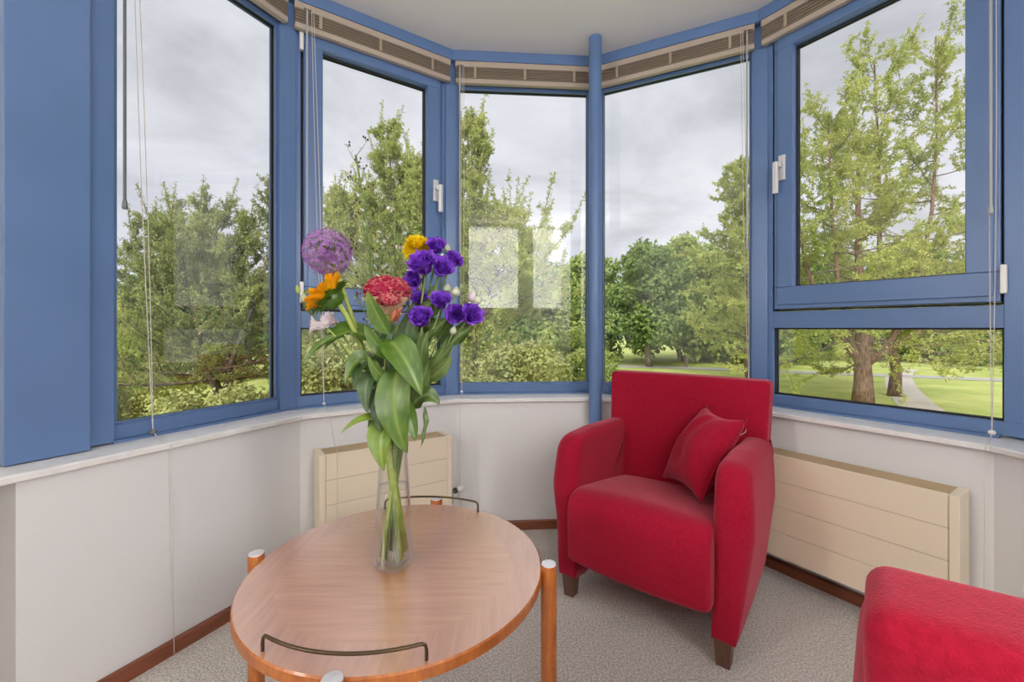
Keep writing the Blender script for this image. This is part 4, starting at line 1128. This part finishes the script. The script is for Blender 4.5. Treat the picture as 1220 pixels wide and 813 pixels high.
FT = [((5.6, 33, GZ), 8.6, 3.2, 'far_light', 'dark tree beside the column, farther than the round tree'), ((13.3, 33.5, GZ), 10.2, 3.9, 'far_light', 'light green tree standing behind the round dark tree'),
      ((17.4, 31, GZ), 9.0, 3.8, 'far_light', 'pale broad tree next to the feathery tall one'), ((20.5, 37, GZ), 10.5, 4.4, 'far', 'dark tree far behind the feathery tall one'),
      ((1.6, 36, GZ), 8.8, 3.6, 'far', 'far tree low behind the pointed tree, beside the column'), ((-3.5, 39, GZ), 8.5, 4.0, 'far_light', 'far pale tree low behind the pointed tree'),
      ((26, 36, GZ), 9.5, 4.5, 'far_light', 'far pale tree behind the large multi stemmed tree'), ((31, 33, GZ), 9, 4.6, 'far', 'far dark tree where the path meets the road'),
      ((36.5, 30, GZ), 9.5, 4.6, 'far_light', 'far pale tree beyond the end of the path'), ((42, 27, GZ), 9, 4.6, 'far', 'farthest dark tree at the edge of the last window'),
      ((47, 22, GZ), 8, 4.6, 'far_light', 'pale tree at the very edge of the park'), ((-16, 21, GZ), 6.3, 3.2, 'far', 'dark tree behind the twiggy olive tree'), ((-21, 18, GZ), 5.6, 3.2, 'far_light', 'pale tree at the outer edge of the first window'),
      ((-11.5, 24, GZ), 6.4, 3.4, 'far', 'dark tree between the olive tree and the two spiked tree'), ((-26, 23, GZ), 6.6, 4.0, 'far', 'farthest tree behind the olive tree')]
for k_, (b_, h, r_, mm, lab) in enumerate(FT): clump(lab, b_, h, r_, M['leaf_' + mm], 11000, .36, 60 + k_, low=.02, nl=30)
# shrubs close to the building
SH = [((.15, 9.0, GZ), 2.35, 1.35, 'olive', 'pale twiggy shrub low in front of the centre window'), ((-1.6, 8.6, GZ), 2.3, 1.3, 'olive', 'green shrub below the centre window, behind the flowers'),
      ((1.9, 12.5, GZ), 2.6, 1.2, 'mid', 'green shrub beside the column, at the edge of the lawn'), ((-3.6, 8.6, GZ), 2.4, 1.5, 'olive', 'pale shrub below the hinged window with the flowers'),
      ((-5.2, 7.4, GZ), 1.5, 1.2, 'olive', 'low green shrub under the olive tree'), ((-8.4, 7.7, GZ), 1.9, 1.5, 'olive', 'green shrub at the outer side of the olive tree'), ((-9.8, 10.5, GZ), 3.6, 2.0, 'fresh', 'bushy fresh green tree behind the olive tree')]
for k_, (b_, h, r_, mm, lab) in enumerate(SH): clump(lab, b_, h, r_, M['leaf_' + mm], 12000, .085, 90 + k_, trunk=.05, low=.05, name='shrub', cat='shrub', group='shrubs near the building', nl=22)
mb = MB(); mb.tube([(11.55, 28.2, GZ), (11.55, 28.2, GZ + .75), (11.55, 28.2, GZ + .8)], [.07, .07, .04], 8)
tag(mb.build('bollard', M['bark'], origin=(11.55, 28.2, GZ)), 'thin dark wooden post at the roadside by the round tree', 'post')

# ------------------------------------------------------------------ light
w = bpy.data.worlds.new('overcast_sky'); SC.world = w; w.use_nodes = True; nt = w.node_tree; nt.nodes.clear()
out = nt.nodes.new('ShaderNodeOutputWorld'); bg = nt.nodes.new('ShaderNodeBackground'); tc = nt.nodes.new('ShaderNodeTexCoord')
sx = nt.nodes.new('ShaderNodeSeparateXYZ'); nt.links.new(tc.outputs['Generated'], sx.inputs[0])
ad = nt.nodes.new('ShaderNodeMath'); ad.operation = 'ADD'; ad.inputs[1].default_value = .22; nt.links.new(sx.outputs[2], ad.inputs[0])
mxm = nt.nodes.new('ShaderNodeMath'); mxm.operation = 'MAXIMUM'; mxm.inputs[1].default_value = .12; nt.links.new(ad.outputs[0], mxm.inputs[0])
dv = [nt.nodes.new('ShaderNodeMath') for _ in range(2)]
cb = nt.nodes.new('ShaderNodeCombineXYZ')
for i in range(2):
    dv[i].operation = 'DIVIDE'; nt.links.new(sx.outputs[i], dv[i].inputs[0]); nt.links.new(mxm.outputs[0], dv[i].inputs[1]); nt.links.new(dv[i].outputs[0], cb.inputs[i])
n1 = nt.nodes.new('ShaderNodeTexNoise'); n1.inputs['Scale'].default_value = 1.35; n1.inputs['Detail'].default_value = 8; n1.inputs['Roughness'].default_value = .56; n1.inputs['Distortion'].default_value = .35
nt.links.new(cb.outputs[0], n1.inputs['Vector'])
rp = nt.nodes.new('ShaderNodeValToRGB'); cr = rp.color_ramp
cr.elements[0].position = .30; cr.elements[0].color = (.42, .44, .475, 1)
cr.elements[1].position = .66; cr.elements[1].color = (.80, .81, .86, 1)
e = cr.elements.new(.46); e.color = (.62, .635, .69, 1)
nt.links.new(n1.outputs['Fac'], rp.inputs[0]); nt.links.new(rp.outputs[0], bg.inputs[0]); bg.inputs[1].default_value = 1.25
nt.links.new(bg.outputs[0], out.inputs[0])

sl = bpy.data.lights.new('hazy_sun', 'SUN'); sl.energy = 4.6; sl.angle = R(40); sl.color = (1, .96, .88)
so_ = bpy.data.objects.new('hazy_sun', sl); COL.objects.link(so_); so_.rotation_euler = (R(50), 0, R(-14))

def area(name, loc, rot, sx_, sy_, e_, col=(1, .95, .88)):
    l = bpy.data.lights.new(name, 'AREA'); l.shape = 'RECTANGLE'; l.size = sx_; l.size_y = sy_; l.energy = e_; l.color = col
    o = bpy.data.objects.new(name, l); COL.objects.link(o); o.location = loc; o.rotation_euler = rot; return o
# added fill lights at both flanks; a hidden one brightens wall behind the openings
area('side_fill_light', (1.60, -1.02, 1.79), (0, R(90), 0), 1.3, .50, 39, (1, .98, .965))
area('side_fill_light', (-1.98, -.47, 1.79), (0, R(-90), 0), 1.3, .24, 24, (1, .98, .965))
area('added_wall_wash', (.4, -1.56, .62), (R(-130), 0, 0), 2.8, .5, 350, (1, .98, .96))

# ------------------------------------------------------------------ camera
cam = bpy.data.cameras.new('camera'); cam.sensor_width = 36; cam.lens = 15.0; cam.shift_y = -15.5 / 1220; cam.clip_start = .02; cam.clip_end = 400
co = bpy.data.objects.new('camera', cam); COL.objects.link(co); co.location = (0, 0, 1.052); co.rotation_euler = (R(90), 0, 0)
SC.camera = co
SC.view_settings.view_transform = 'Standard'; SC.view_settings.look = 'None'; SC.view_settings.exposure = 0.0; SC.view_settings.gamma = 1.0; SC.view_settings.use_curve_mapping = False
SC.cycles.use_denoising = True; SC.cycles.max_bounces = 10; SC.cycles.diffuse_bounces = 5; SC.cycles.transparent_max_bounces = 24
SC.cycles.caustics_reflective = False; SC.cycles.caustics_refractive = False; SC.cycles.sample_clamp_indirect = 6
